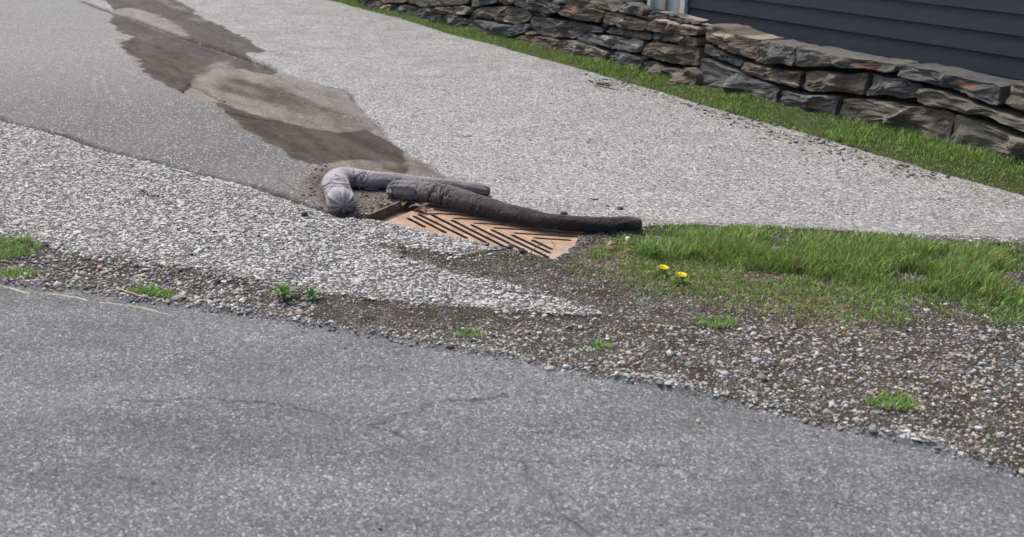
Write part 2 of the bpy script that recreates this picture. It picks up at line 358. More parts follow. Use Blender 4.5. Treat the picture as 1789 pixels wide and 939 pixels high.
def height(X, Y, f=None):
    f = f or fields(X, Y)
    z = fbm(X*1.7, Y*1.7, o=3, seed=11)*.006
    asph = np.maximum(0, 1-ss(-.01, .02, f['d_gravel']))
    z = z + .008*ss(-.02, .03, f['d_apron'])*asph
    z = z - .012*ss(.0, .10, f['d_gravel'])+fbm(X*22, Y*22, o=3, seed=13)*.007*ss(0, .05, f['d_gravel'])
    z = z - .018*ss(-.01, .02, f['d_street'])
    z = z - .030*f['crack']*(1-ss(-.01, .0, f['d_gravel']))
    z = z + (hsh(np.round(X*1e4), np.round(Y*1e4), np.zeros_like(X), 5)-.5)*(.0013+.003*f['coarse'])*asph*(1-.8*np.maximum(f['wet'], f['tan']*.6))
    gu_, gn_ = gloc(X, Y); near = np.exp(-((gu_+.12)/.10)**2)*ss(-.03, .02, gn_)*ss(.5, .3, gn_)
    z = z + .012*near
    # terrace behind the wall
    H = wall_h(f['s']); z = z + (H-.16)*ss(-.10, -.26, f['o']+BAT*H)*ss(S_FAR-.4, S_FAR+.2, f['s'])
    z = z + .03*ss(0, .25, f['d_lawn'])*(f['o'] > -.1)
    return z

# ------------------------------------------------------------------ the ground: one polar sheet to the horizon, cut into its surfaces
def build_ground():
    a_d = np.arange(-24, 39.01, .12)
    az = np.concatenate([np.arange(-180, -24, 4.0), a_d, np.arange(42, 180, 4.0)]); az = np.radians(az)
    rr = [.02, .3, .8, 1.3]; r = 1.75
    while r < 14.3: rr.append(r); r *= 1.0027
    while r < 1500: rr.append(r); r *= 1.18
    rr = np.array(rr); nr, na = len(rr), len(az)
    RR, AA = np.meshgrid(rr, az, indexing='ij'); X = (RR*np.sin(AA)).ravel(); Y = (RR*np.cos(AA)).ravel()
    # snap vertices near the rim of the drain pit onto the rim
    u, n = gloc(X, Y); u0, u1, n0, n1 = -.085, GL-.004, .004, GW+.02
    cell = .010
    for (lo, hi, which) in ((u0, u1, 0), (n0, n1, 1)):
        a = u if which == 0 else n; b = n if which == 0 else u
        bl, bh = (n0, n1) if which == 0 else (u0, u1)
        for e in (lo, hi):
            m = (abs(a-e) < cell) & (b > bl-cell) & (b < bh+cell); a[m] = e
    X = GA[0]+u*gu[0]+n*gn[0]; Y = GA[1]+u*gu[1]+n*gn[1]
    f = fields(X, Y); Z = height(X, Y, f)
    V = np.stack([X, Y, Z], 1)
    idx = np.arange(nr*na).reshape(nr, na); nxt = np.roll(idx, -1, 1)
    F = np.stack([idx[:-1], idx[1:], nxt[1:], nxt[:-1]], -1).reshape(-1, 4)[:, ::-1]
    e = 1e-4; inside = (u > u0-e) & (u < u1+e) & (n > n0-e) & (n < n1+e)
    F = F[~inside[F].all(1)]
    fm = {k: f[k][F].mean(1) for k in ('d_patch', 'd_gravel', 'd_street', 'd_apron', 'd_lawn', 'o', 's')}
    terr = fm['d_lawn'] > 0
    reg = np.zeros(len(F), int)
    reg[fm['d_apron'] > 0] = 1
    reg[(fm['d_patch'] > 0)] = 2
    reg[fm['d_gravel'] > 0] = 3
    reg[fm['d_street'] > 0] = 4
    reg[terr & (fm['d_street'] <= 0) & (fm['d_apron'] <= 0)] = 5
    names = ['driveway', 'driveway_apron', 'asphalt_patch', 'gravel_verge', 'street', 'lawn_ground']
    mats = [M_ASPH, M_ASPH, M_ASPH, M_GRAVELBED, M_STREET, M_SOIL]
    labs = ['pale worn chip-sealed driveway sloping up beside the stone wall', 'coarse pale stony asphalt in front of the drain', 'smoother dark grey asphalt lane with damp brown stain running to the drain',
            'loose gravel and dirt beside the drain and along the street', 'smooth grey street asphalt with a thin tan line', 'mossy soil under the grass along the foot of the wall']
    for k in range(6):
        Fk = F[reg == k]; used = np.unique(Fk); re = np.zeros(len(V), int); re[used] = np.arange(len(used))
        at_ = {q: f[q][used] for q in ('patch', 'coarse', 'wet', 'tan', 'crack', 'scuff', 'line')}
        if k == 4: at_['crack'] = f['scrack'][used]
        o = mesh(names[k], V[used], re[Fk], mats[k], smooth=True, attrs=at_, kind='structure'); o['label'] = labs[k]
build_ground()
def gz(X, Y):
    X = np.atleast_1d(np.asarray(X, float)); Y = np.atleast_1d(np.asarray(Y, float)); return height(X, Y)

# ------------------------------------------------------------------ rocks, chips
def icosa():
    t = (1+5**.5)/2
    v = np.array([(-1,t,0),(1,t,0),(-1,-t,0),(1,-t,0),(0,-1,t),(0,1,t),(0,-1,-t),(0,1,-t),(t,0,-1),(t,0,1),(-t,0,-1),(-t,0,1)], float)
    v /= np.linalg.norm(v[0])
    f = np.array([(0,11,5),(0,5,1),(0,1,7),(0,7,10),(0,10,11),(1,5,9),(5,11,4),(11,10,2),(10,7,6),(7,1,8),(3,9,4),(3,4,2),(3,2,6),(3,6,8),(3,8,9),(4,9,5),(2,4,11),(6,2,10),(8,6,7),(9,8,1)])
    return v, f
IV, IF = icosa()
OV = np.array([(1,0,0),(.5,.87,0),(-.5,.87,0),(-1,0,0),(-.5,-.87,0),(.5,-.87,0),(.45,.1,.9),(-.45,-.1,.9)], float)
OF = np.array([(0,1,6),(1,2,6),(2,7,6),(2,3,7),(3,4,7),(4,5,7),(5,6,7),(5,0,6)])
PAL = np.array([(.46,.45,.44),(.36,.36,.36),(.26,.27,.28),(.15,.155,.165),(.085,.09,.10),(.40,.31,.27),(.32,.25,.20),(.52,.50,.46),(.22,.25,.26),(.42,.38,.31)])
def scatter(name, X, Y, size, flat, tints, bv, bf, mat, sink=.3, kind='stuff', tilt=.5, label=None, Z=None):
    N = len(X); Z = gz(X, Y) if Z is None else Z
    a = rng.uniform(0, 2*math.pi, N); tx, ty = rng.normal(0, tilt, N), rng.normal(0, tilt, N)
    base = bv[None]*(1+rng.uniform(-.38, .38, (N, len(bv), 3)))
    base = base*np.stack([size*rng.uniform(.8, 1.3, N), size*rng.uniform(.65, 1.05, N), size*flat*rng.uniform(.7, 1.2, N)], 1)[:, None]
    x, y, z = base[..., 0], base[..., 1], base[..., 2]
    z = z + x*tx[:, None]*.3+y*ty[:, None]*.3
    ca, sa = np.cos(a)[:, None], np.sin(a)[:, None]
    P = np.stack([x*ca-y*sa+X[:, None], x*sa+y*ca+Y[:, None], z+(Z+size*flat*(1-2*sink)*.5)[:, None]], -1).reshape(-1, 3)
    Fa = (bf[None]+(np.arange(N)*len(bv))[:, None, None]).reshape(-1, 3)
    o = mesh(name, P, Fa, mat, attrs={'tint': np.repeat(tints, len(bv), 0)}, kind=kind)
    if label: o['label'] = label
    return o
def sample(n, box, cond):
    X = rng.uniform(box[0], box[1], n); Y = rng.uniform(box[2], box[3], n); f = fields(X, Y); m = cond(X, Y, f)
    u, nn = gloc(X, Y); m &= ~((u > -.10) & (u < GL) & (nn > -.005) & (nn < GW+.02))
    return X[m], Y[m]
# gravel lying in the verges
X, Y = sample(95000, (-1.8, 3.2, 2.2, 5.2), lambda X, Y, f: (f['d_gravel']+np.abs(rng.normal(0, .045, len(X))) > 0) & (f['d_street'] < .02) & (X < .68*Y+.3))
sz = np.exp(rng.normal(math.log(.0045), .42, len(X))); sz = np.clip(sz, .002, .016)*np.where(X < -.1, 1.12, np.where(Y < 3.4, .9, .62))
ti = PAL[rng.choice(10, len(X), p=[.18,.17,.16,.08,.03,.08,.10,.08,.03,.09])]*rng.uniform(.65, 1.15, (len(X), 1))
scatter('gravel', X, Y, sz, .62, ti, IV, IF, M_PEBBLE, .36, label='loose mixed gravel, grey, pink and blue, lying on the verge')
# stones of the worn coarse asphalt that stand proud of the binder
X, Y = sample(125000, (-2.7, 2.0, 2.6, 7.2), lambda X, Y, f: (f['d_apron'] > .004) & (f['crack'] < .25) & (f['d_gravel'] < np.abs(rng.normal(0, .02, len(X)))) & (rng.random(len(X)) < .35+.65*ss(.0, -.10, f['d_gravel'])) & (f['d_street'] < -.0))
sz = np.clip(np.exp(rng.normal(math.log(.0054), .42, len(X))), .003, .014)
g = rng.choice([.47, .39, .30, .19, .10], len(X), p=[.30, .27, .2, .14, .09])*rng.uniform(.85, 1.12, len(X))
ti = np.stack([g, g*.992, g*.98], 1); k = rng.random(len(X)) < .012; ti[k] = ti[k]*np.array([1.1, .82, .70])
scatter('embedded_aggregate', X, Y, sz, .42, ti, OV, OF, M_PEBBLE, .42, tilt=.35, label='pale stone chips standing proud of the worn coarse asphalt')

X, Y = sample(62000, (-.4, 3.3, 4.55, 8.0), lambda X, Y, f: (f['d_apron'] < -.01) & (f['d_patch'] < -.01) & (f['d_gravel'] < -.01) & (f['d_lawn'] < -.02) & (X < .66*Y+.3) & (rng.random(len(X)) < np.clip(1.25-.16*(Y-4.5), .4, 1)))
sz = np.clip(np.exp(rng.normal(math.log(.0055), .25, len(X))), .003, .010)
g = rng.choice([.46, .37, .28, .17, .08], len(X), p=[.30, .28, .2, .13, .09])*rng.uniform(.85, 1.12, len(X)); ti = np.stack([g, g*.992, g*.985], 1)
scatter('embedded_aggregate', X, Y, sz, .36, ti, OV, OF, M_PEBBLE, .46, tilt=.3, label='stone chips standing proud of the pale driveway surface')
X, Y = sample(26000, (-.6, .5, 4.3, 5.6), lambda X, Y, f: rng.random(len(X)) < ss(-.02, .10, sd_poly(X, Y, at2(hollow_damp_shade)))*.17+.9*ss(.05, .0, d_line(X, Y, at2([(600,381),(640,380),(672,366),(700,352)])))*(sd_poly(X, Y, at2(hollow_damp_shade)) > -.03))
sz = np.clip(np.exp(rng.normal(math.log(.0036), .5, len(X))), .0015, .013); g = rng.choice([.05, .09, .15, .24, .38], len(X), p=[.25, .3, .25, .15, .05])
scatter('crumbled_asphalt', X, Y, sz, .6, np.stack([g, g*.97, g*.93], 1), IV, IF, M_PEBBLE, .15, label='dark crumbs of broken asphalt between the socks and the drain')
X, Y = sample(60000, (-1.8, 3.2, 1.4, 3.9), lambda X, Y, f: rng.random(len(X)) < .5*np.exp(-np.clip(f['d_street'], 0, 9)/.035)*(f['d_street'] > 0)+.004*(f['d_street'] > 0))
sz = np.clip(np.exp(rng.normal(math.log(.0026), .4, len(X))), .0012, .008); ti = PAL[rng.choice(10, len(X))]*rng.uniform(.6, 1.05, (len(X), 1))
scatter('grit', X, Y, sz, .6, ti, IV, IF, M_PEBBLE, .1, label='grit spilled from the verge onto the street')
X, Y = sample(60000, (1.2, 3.6, 5.2, 9.5), lambda X, Y, f: rng.random(len(X)) < ss(-.14, .10, sd_poly(X, Y, at2(roadtan))+fbm(X*5, Y*5, o=2, seed=97)*.12)*.16)
sz = np.clip(np.exp(rng.normal(math.log(.0065), .45, len(X))), .003, .018); g = rng.choice([.06, .10, .16, .26], len(X), p=[.3, .35, .25, .1])
scatter('grit', X, Y, sz, .5, np.stack([g*1.1, g*.95, g*.82], 1), IV, IF, M_PEBBLE, .2, label='brown grit and leaf bits along the far edge of the driveway')
# ------------------------------------------------------------------ the drain
def mat_rust():
    s = NT('rusty_iron', .85, .25); p = s.pos()
    a = s.noise(p, 11., 5, .65); b = s.noise(p, 160., 4, .7)
    c = s.ramp(a, [(.3, (.22, .140, .096)), (.5, (.33, .212, .145)), (.7, (.42, .285, .200))])
    c = s.mix(s.mr(b, .5, .75, 0, .5), c, (.20, .155, .13)); c = s.mix(s.mr(s.noise(p, 26., 3), .56, .7, 0, .6), c, (.44, .36, .31))
    dust = s.attr('dust').outputs[2]
    c = s.mix(s.ma('MULTIPLY', dust, s.mr(b, .3, .6)), c, (.33, .30, .27))
    return s.out(c, s.bump(b, .35, .003))
M_RUST = mat_rust()
def simple(name, c, rough=.9, spec=.2, ns=40., amt=(.7, 1.25), bump=.4):
    s = NT(name, rough, spec); p = s.pos(); n = s.noise(p, ns, 5, .65)
    return s.out(s.mix(1., c, s.ramp(n, [(.3, amt[0]), (.7, amt[1])]), 'MULTIPLY'), s.bump(n, bump, .004))
M_FRAME = simple('damp_rusty_steel', (.15, .105, .075), .7, .3, 30., (.5, 1.6))
M_PIT = simple('pit_concrete', (.08, .072, .06)); M_SILT = simple('pit_silt', (.03, .024, .018))
drain = empty('storm_drain', tuple(gw(GL/2, GW/2, 0)), 'rusty cast iron storm drain grate with chevron slots, sunk in the asphalt', 'drain')
DI = Vector(drain.location)
PZ = -.006; PT = .022
def slot(a, b, wdt=.0195):
    a = np.array(a); b = np.array(b); t = b-a; L = np.hypot(*t); t /= L; m = np.array([-t[1], t[0]])*wdt/2
    return [a+t*0+m*.15, a+t*.012+m, b-t*.016+m, b+m*.1, b-m*.1, b-t*.010-m, a+t*.016-m, a-m*.15]
slots = [slot(a, b) for a, b in [((.041,.120),(.187,.053)),((.043,.162),(.298,.044)),((.046,.197),(.407,.037)),((.10,.225),(.513,.030)),((.208,.216),(.605,.028)),((.312,.211),(.717,.022)),((.414,.206),(.785,.032)),((.520,.196),(.766,.084)),((.618,.190),(.752,.128))]]
slots += [slot(a, b) for a, b in [((.023,.320),(.140,.385)),((.043,.278),(.26,.385)),((.095,.245),(.385,.390)),((.204,.238),(.50,.392)),((.308,.232),(.62,.392)),((.412,.226),(.72,.382)),((.515,.218),(.765,.342)),((.612,.211),(.76,.285))]]
outer = [np.array(p) for p in [(0,0),(GL,0),(GL,GW),(0,GW)]]
def plate():
    # fine outer ring so the dust attribute can vary
    polys = [outer]+slots; flat = [p for q in polys for p in q]
    tri = tessellate_polygon([[Vector((p[0], p[1], 0)) for p in q] for q in polys])
    n = len(flat); V = []; F = []
    for z in (PZ, PZ-PT):
        for qi, q in enumerate(polys):
            cq = sum(q)/len(q); ax = (q[3]-q[0]) if qi else None
            for p in q:
                if qi and z < PZ:
                    ax_ = (q[3]+q[4]-q[0]-q[7]); ax_ = ax_/np.hypot(*ax_); mm = np.array([-ax_[1], ax_[0]]); p = p+mm*(.0085 if (p-cq)@mm > 0 else -.0085)
                V.append(gw(p[0], p[1], z)-np.array(DI))
    for t in tri:
        a, b, c = [flat[i] for i in t]; ar = (b[0]-a[0])*(c[1]-a[1])-(b[1]-a[1])*(c[0]-a[0])
        t = t if ar > 0 else t[::-1]; F.append(tuple(t)); F.append(tuple(i+n for i in t[::-1]))
    k = 0
    for q in polys:
        m = len(q)
        for i in range(m):
            a, b = k+i, k+(i+1) % m; F.append((a, b, b+n, a+n))
        k += m
    dust = [float(ss(.55, .8, p[0])*ss(.2, .0, p[1])) for p in flat]*2
    o = mesh('grate', V, F, M_RUST, drain, attrs={'dust': dust}); o['label'] = 'tan rusty grate with two rows of slanting slots meeting in a chevron'
    bv = o.modifiers.new('bevel', 'BEVEL'); bv.width = .0018; bv.segments = 2; bv.limit_method = 'ANGLE'; bv.angle_limit = R(50)
plate()
def box_uv(name, u0, u1, n0, n1, z0, z1, mat, skew=0., label=None, parent=drain, bev=.002):
    P = [(u0,n0),(u1,n0),(u1+skew,n1),(u0+skew,n1)]
    V = [gw(a, b, z)-np.array(DI) for z in (z0, z1) for a, b in P]
    F = [(3,2,1,0),(4,5,6,7),(0,1,5,4),(1,2,6,5),(2,3,7,6),(3,0,4,7)]
    o = mesh(name, V, F, mat, parent, attrs={'dust': [0.]*8})
    if bev: b = o.modifiers.new('bevel', 'BEVEL'); b.width = bev; b.segments = 2
    if label: o['label'] = label
    return o
box_uv('frame_bar', -.088, -.076, .0, GW+.02, -.05, .016, M_FRAME, -.012, 'upright rusty edge bar at the open end')
box_uv('frame_ledge', -.0755, -.022, .0, GW+.02, -.06, -.030, M_FRAME, -.012)
box_uv('frame_bar', -.075, GL+.008, GW+.003, GW+.014, -.05, .004, M_RUST)
box_uv('frame_bar', GL+.002, GL+.012, .0, GW, -.05, -.022, M_RUST)
def silt():
    u = np.arange(.42, .90, .0045); n = np.arange(-.03, .50, .0045); U, N = np.meshgrid(u, n, indexing='ij'); sh = U.shape; U = U.ravel(); N = N.ravel()
    W = np.array([gw(a, b) for a, b in zip(U, N)]); f1 = fbm(W[:, 0]*18, W[:, 1]*18, o=4, seed=301)
    m = np.maximum((U-(.812-.20*np.clip(N-.03, 0, 1)))+f1*.016, (.012-N)*1.0+f1*.016-.012*ss(.75, .5, U))
    z = PZ-.014+.019*ss(-.006, .03, m)+fbm(W[:, 0]*70, W[:, 1]*70, o=3, seed=302)*.003*ss(-.005, .02, m)
    g = gz(W[:, 0], W[:, 1]); edge = ss(.0, -.02, N)+ss(GL, GL+.03, U)+ss(GW+.01, GW+.04, N); z = np.where(edge > 0, z*(1-np.clip(edge, 0, 1))+(g-.004)*np.clip(edge, 0, 1), z)
    W[:, 2] = z; i = np.arange(len(U)).reshape(sh); F = np.stack([i[:-1, :-1], i[1:, :-1], i[1:, 1:], i[:-1, 1:]], -1).reshape(-1, 4); keep = (m[F].max(1) > -.008); F = F[keep]
    us = np.unique(F); re = np.zeros(len(U), int); re[us] = np.arange(len(us))
    o = mesh('silt', W[us], re[F], M_GRAVELBED, smooth=True, kind='stuff'); o['label'] = 'dirt washed over the right end and front edge of the grate'
    k = rng.choice(np.where(m > -.002)[0], 1500); scatter_at(W[k, 0], W[k, 1], W[k, 2])
def scatter_at(X, Y, Z):
    n = len(X); sz = np.clip(np.exp(rng.normal(math.log(.0024), .4, n)), .0012, .006); t = PAL[rng.choice(10, n)]*rng.uniform(.5, .95, (n, 1))*np.array([1.05, .97, .86])
    scatter('gravel', X, Y, sz, .6, t, IV, IF, M_PEBBLE, .1, label='fine gravel washed onto the edges of the grate', Z=Z)
silt()
def pit():
    u0, u1, n0, n1 = -.09, GL+.012, -.012, GW+.024; V = []; F = []
    P = [(u0,n0),(u1,n0),(u1,n1),(u0,n1)]
    for z in (-.012, -.62): V += [gw(a, b, z)-np.array(DI) for a, b in P]
    F = [(0,4,5,1),(1,5,6,2),(2,6,7,3),(3,7,4,0)]
    mesh('pit_wall', V, F, M_PIT, drain)
    mesh('pit_floor', [gw(a, b, -.6)-np.array(DI) for a, b in P], [(0,1,2,3)], M_SILT, drain)
pit()

# ------------------------------------------------------------------ absorbent socks
def mat_fabric(name, light, dark, brown):
    s = NT(name, .95, .15); p = s.pos(); sv = s.attr('soil').outputs[2]
    n = s.noise(p, 16., 5, .65); f = s.noise(p, 260., 3, .7)
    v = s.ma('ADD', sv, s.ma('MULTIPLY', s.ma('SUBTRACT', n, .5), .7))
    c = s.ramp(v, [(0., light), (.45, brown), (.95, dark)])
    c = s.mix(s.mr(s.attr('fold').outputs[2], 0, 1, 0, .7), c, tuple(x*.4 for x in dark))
    c = s.mix(1., c, s.ramp(f, [(.3, .85), (.7, 1.12)]), 'MULTIPLY')
    c = s.mix(s.mr(s.noise(p, 55., 4, .7), .6, .72, 0, .22), c, tuple(min(1, x*1.25+.02) for x in light))
    s.b.inputs['Sheen Weight'].default_value = .15
    return s.out(c, s.bump(f, .35, .002, s.bump(s.noise(p, 45., 4, .6), .35, .006)))
M_SOCK1 = mat_fabric('pale_grey_sock_cloth', (.34, .325, .342), (.085, .078, .079), (.20, .186, .192))
M_SOCK2 = mat_fabric('dark_wet_sock_cloth', (.26, .245, .25), (.030, .027, .026), (.115, .104, .102))
def catmull(P, n):
    P = np.array(P, float); P = np.vstack([2*P[0]-P[1], P, 2*P[-1]-P[-2]]); out = []
    segs = len(P)-3; ts = np.linspace(0, segs, n)
    for t in ts:
        i = min(int(t), segs-1); u = t-i; a, b, c, d_ = P[i:i+4]
        out.append(.5*((2*b)+(-a+c)*u+(2*a-5*b+4*c-d_)*u*u+(-a+3*b-3*c+d_)*u**3))
    return np.array(out)
def sock(name, pts, mat, soil, wr, label, seed, ends, nlen=420, nar=72, bases=None):
    # pts: px, py of the tube's middle, radius in metres, extra lift
    C = []
    for x, y, r, lift in pts:
        p = at(x, y, r*.9+lift); C.append([*p, r, lift])
    C = catmull(C, 500)
    L = np.concatenate([[0], np.cumsum(np.linalg.norm(np.diff(C[:, :3], axis=0), axis=1))]); tot = L[-1]
    sN = np.concatenate([np.linspace(0, .05, 40, endpoint=False), np.linspace(.05, tot-.05, nlen, endpoint=False), np.linspace(tot-.05, tot, 40)])
    C = np.stack([np.interp(sN, L, C[:, k]) for k in range(5)], 1); N = len(sN)
    T = np.gradient(C[:, :3], sN, axis=0); T /= np.linalg.norm(T, axis=1)[:, None]
    side = np.cross(T, [0, 0, 1.]); side /= np.linalg.norm(side, axis=1)[:, None]; up = np.cross(side, T)
    ph = np.linspace(0, 2*math.pi, nar, endpoint=False); PH = np.broadcast_to(ph, (N, nar)); S = np.broadcast_to(sN[:, None], (N, nar))
    r = C[:, 3][:, None]*np.ones((1, nar))
    cp, sp = np.cos(PH), np.sin(PH)
    # wrinkles
    w_amt = np.full((N, 1), .0011)
    for s0, wid, amp in wr: w_amt = w_amt+amp*np.exp(-((sN[:, None]-s0)/wid)**2)
    skew = S+fbm(cp*1.5+5, sp*1.5, o=2, seed=seed+9)*.018
    ridge = 1-np.abs(fbm(skew*75, cp*1.1+3, sp*1.1+3, o=3, seed=seed))*2.2
    fold = np.clip(ridge, 0, 1)**3
    r = r-w_amt*fold*2.2+fbm(S*11, cp*1.2, sp*1.2, o=2, seed=seed+3)*.0052-.0012*np.clip(1-np.abs(fbm(S*26+cp*2, cp*1.4, sp*1.4+S*9, o=2, seed=seed+6))*5, 0, 1)
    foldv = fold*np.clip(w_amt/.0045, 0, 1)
    # cinched ends
    shift = np.zeros((N, nar))
    for end, (rad, depth, npl) in zip((0, 1), ends):
        dist = sN if end == 0 else tot-sN
        q = np.clip(dist/rad, 0, 1)[:, None]
        prof = np.clip(1-(1-q)**2.0, 0, 1)**.68; near = np.exp(-(dist/(rad*1.5))**1.5)[:, None]
        pl = np.sin(npl*PH+4*vn(cp*1.3+seed, sp*1.3, seed=seed+end))*.5+np.sin(npl*1.7*PH+2.1+seed)*.25
        r = r*(prof*(1+.26*pl*near*(1-.3*q))+.0)
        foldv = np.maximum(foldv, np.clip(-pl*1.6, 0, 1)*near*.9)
        sg = 1 if end == 0 else -1
        shift += sg*depth*np.exp(-(dist/(rad*.28))**2)[:, None]
    pos = C[:, None, :3]+side[:, None]*(cp*r*1.06)[..., None]+up[:, None]*(sp*r*.93)[..., None]+T[:, None]*shift[..., None]
    fl = gz(C[:, 0], C[:, 1])[:, None]+C[:, 4][:, None]+.0015
    ugl = gloc(pos[..., 0], pos[..., 1]); fl = np.where((ugl[0] > -.09) & (ugl[0] < GL) & (ugl[1] > 0) & (ugl[1] < GW), np.maximum(fl, C[:, 4][:, None]-.004), fl)
    z = pos[..., 2]; pos[..., 2] = np.where(z < fl+.006, fl+.006*np.exp((np.minimum(z, fl+.006)-fl-.006)/.006), z)
    V = pos.reshape(-1, 3); org = V.mean(0)*np.array([1, 1, 0])
    i = np.arange(N-1)[:, None]*nar; j = np.arange(nar)[None]; jn = (j+1) % nar
    Fq = np.stack([i+j, i+jn, i+nar+jn, i+nar+j], -1).reshape(-1, 4)
    so_ = np.interp(sN/tot, [a for a, _ in soil], [b for _, b in soil])[:, None]+.32*np.clip(-sp+.1, 0, 1)*np.ones((N, 1))  # dirt along the length, plus a darker underside
    root = empty(name, tuple(org), label, 'absorbent sock', 'absorbent socks lying round the drain')
    o = mesh('cloth_tube', V-org, Fq, mat, root, smooth=True, attrs={'soil': so_.ravel(), 'fold': foldv.ravel()})
    # lengthwise sewn seam
    return root, C, sN, T, side, up, org, tot
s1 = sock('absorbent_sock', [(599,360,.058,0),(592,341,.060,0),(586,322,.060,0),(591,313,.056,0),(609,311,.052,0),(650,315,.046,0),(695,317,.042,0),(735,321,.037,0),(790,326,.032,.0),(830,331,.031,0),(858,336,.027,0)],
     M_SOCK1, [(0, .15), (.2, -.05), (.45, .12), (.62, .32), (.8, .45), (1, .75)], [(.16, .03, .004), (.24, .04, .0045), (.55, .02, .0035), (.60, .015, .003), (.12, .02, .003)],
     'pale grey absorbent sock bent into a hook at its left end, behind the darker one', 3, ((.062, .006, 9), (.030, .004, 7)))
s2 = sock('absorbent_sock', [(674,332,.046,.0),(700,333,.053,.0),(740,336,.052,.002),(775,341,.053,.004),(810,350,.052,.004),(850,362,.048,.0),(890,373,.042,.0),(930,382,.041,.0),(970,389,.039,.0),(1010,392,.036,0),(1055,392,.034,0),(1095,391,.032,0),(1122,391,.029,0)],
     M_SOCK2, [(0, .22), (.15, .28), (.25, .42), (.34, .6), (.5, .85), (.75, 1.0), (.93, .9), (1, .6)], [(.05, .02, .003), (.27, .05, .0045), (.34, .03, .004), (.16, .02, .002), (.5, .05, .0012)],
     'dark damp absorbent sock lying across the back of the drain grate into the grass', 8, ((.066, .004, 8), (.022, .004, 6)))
def strip(pl, wdt, thick, mat, parent, org, name, soilv=.3, zoff=0):
    P = catmull(pl, 40); T = np.gradient(P, axis=0); T /= np.linalg.norm(T, axis=1)[:, None]
    nrm = np.cross(T, [0, 0, 1.]); nrm /= np.linalg.norm(nrm, axis=1)[:, None]
    V = []; F = []
    wv = wdt*(np.sin(np.linspace(0, math.pi, 40))**.6)
    for i in range(40):
        for a, b in ((0, .0), (1, -.35), (1, -.55), (0, -.2)):
            V.append(P[i]-nrm[i]*a*-wv[i]*.7*0+np.array([0, 0, b*wv[i]*.8])-nrm[i]*(-a*wv[i]*.8)+np.array([0, 0, 0 if a == 0 else -.001])-org)
    for i in range(39):
        for k in range(4): F.append((i*4+k, i*4+(k+1) % 4, i*4+4+(k+1) % 4, i*4+4+k))
    return mesh(name, V, F, mat, parent, smooth=True, attrs={'soil': [soilv]*len(V), 'fold': [0.]*len(V)})
strip([at(628,326,.014), at(645,327,.014), at(660,326,.014), at(671,322,.016)], .022, .002, M_SOCK1, s1[0], s1[6], 'seam_flap', .35)
strip([at(703,349,.010), at(715,350,.010), at(727,351,.010), at(738,350,.012)], .018, .002, M_SOCK1, s2[0], s2[6], 'seam_flap', .5)

# ------------------------------------------------------------------ the dry stone wall
def mat_stone():
    s = NT('wall_stone', .88, .3); p = s.pos(); oi = s.n('ShaderNodeObjectInfo').outputs['Random']
    tc = s.n('ShaderNodeMapping', {0: p, 2: (0, 0, 0), 3: (1, 1, 1)}).outputs[0]
    off = s.n('ShaderNodeVectorMath', {0: tc, 1: s.n('ShaderNodeCombineXYZ', {0: s.ma('MULTIPLY', oi, 37.), 1: s.ma('MULTIPLY', oi, 11.), 2: 0.}).outputs[0]}, operation='ADD').outputs[0]
    st = s.mapv(off, (3., 3., 22.))
    a = s.noise(off, 4.5, 6, .65); b = s.noise(st, 1.7, 7, .75, .15); g = s.noise(off, 70., 4, .7)
    t = s.attr('tint').outputs[0]
    c = s.mix(1., t, s.ramp(b, [(.28, .70), (.5, .97), (.70, 1.2)]), 'MULTIPLY')
    c = s.mix(1., c, s.ramp(a, [(.3, .65), (.7, 1.3)]), 'MULTIPLY')
    c = s.mix(s.mr(b, .70, .84, 0, .4), c, (.24, .23, .22))
    c = s.mix(s.mr(s.noise(off, 6.5, 4, .6), .60, .74, 0, .5), c, (.10, .085, .045))
    c = s.mix(s.mr(s.noise(off, 38., 4, .6), .66, .74, 0, .7), c, (.34, .34, .32))
    c = s.mix(1., c, s.ramp(g, [(.3, .7), (.7, 1.25)]), 'MULTIPLY')
    rust = s.attr('rust').outputs[2]
    c = s.mix(s.ma('MULTIPLY', s.mr(s.ma('ADD', rust, s.ma('MULTIPLY', s.ma('SUBTRACT', a, .5), .8)), .35, .7), .75), c, (.21, .105, .065))
    pale = s.attr('pale').outputs[2]
    c = s.mix(s.mr(s.ma('ADD', pale, s.ma('MULTIPLY', s.ma('SUBTRACT', b, .5), .7)), .4, .62, 0, .85), c, (.36, .31, .25))
    return s.out(c, s.bump(g, .35, .006, s.bump(b, .7, .03)))
M_STONE = mat_stone(); M_CORE = simple('wall_core_earth', (.028, .024, .02))
M_STRK = None
wall_org = wall_pt(0, 0)
wall = empty('stone_wall', tuple(wall_org), 'low dry-laid retaining wall of dark rough flat boulders beside the driveway', 'wall')
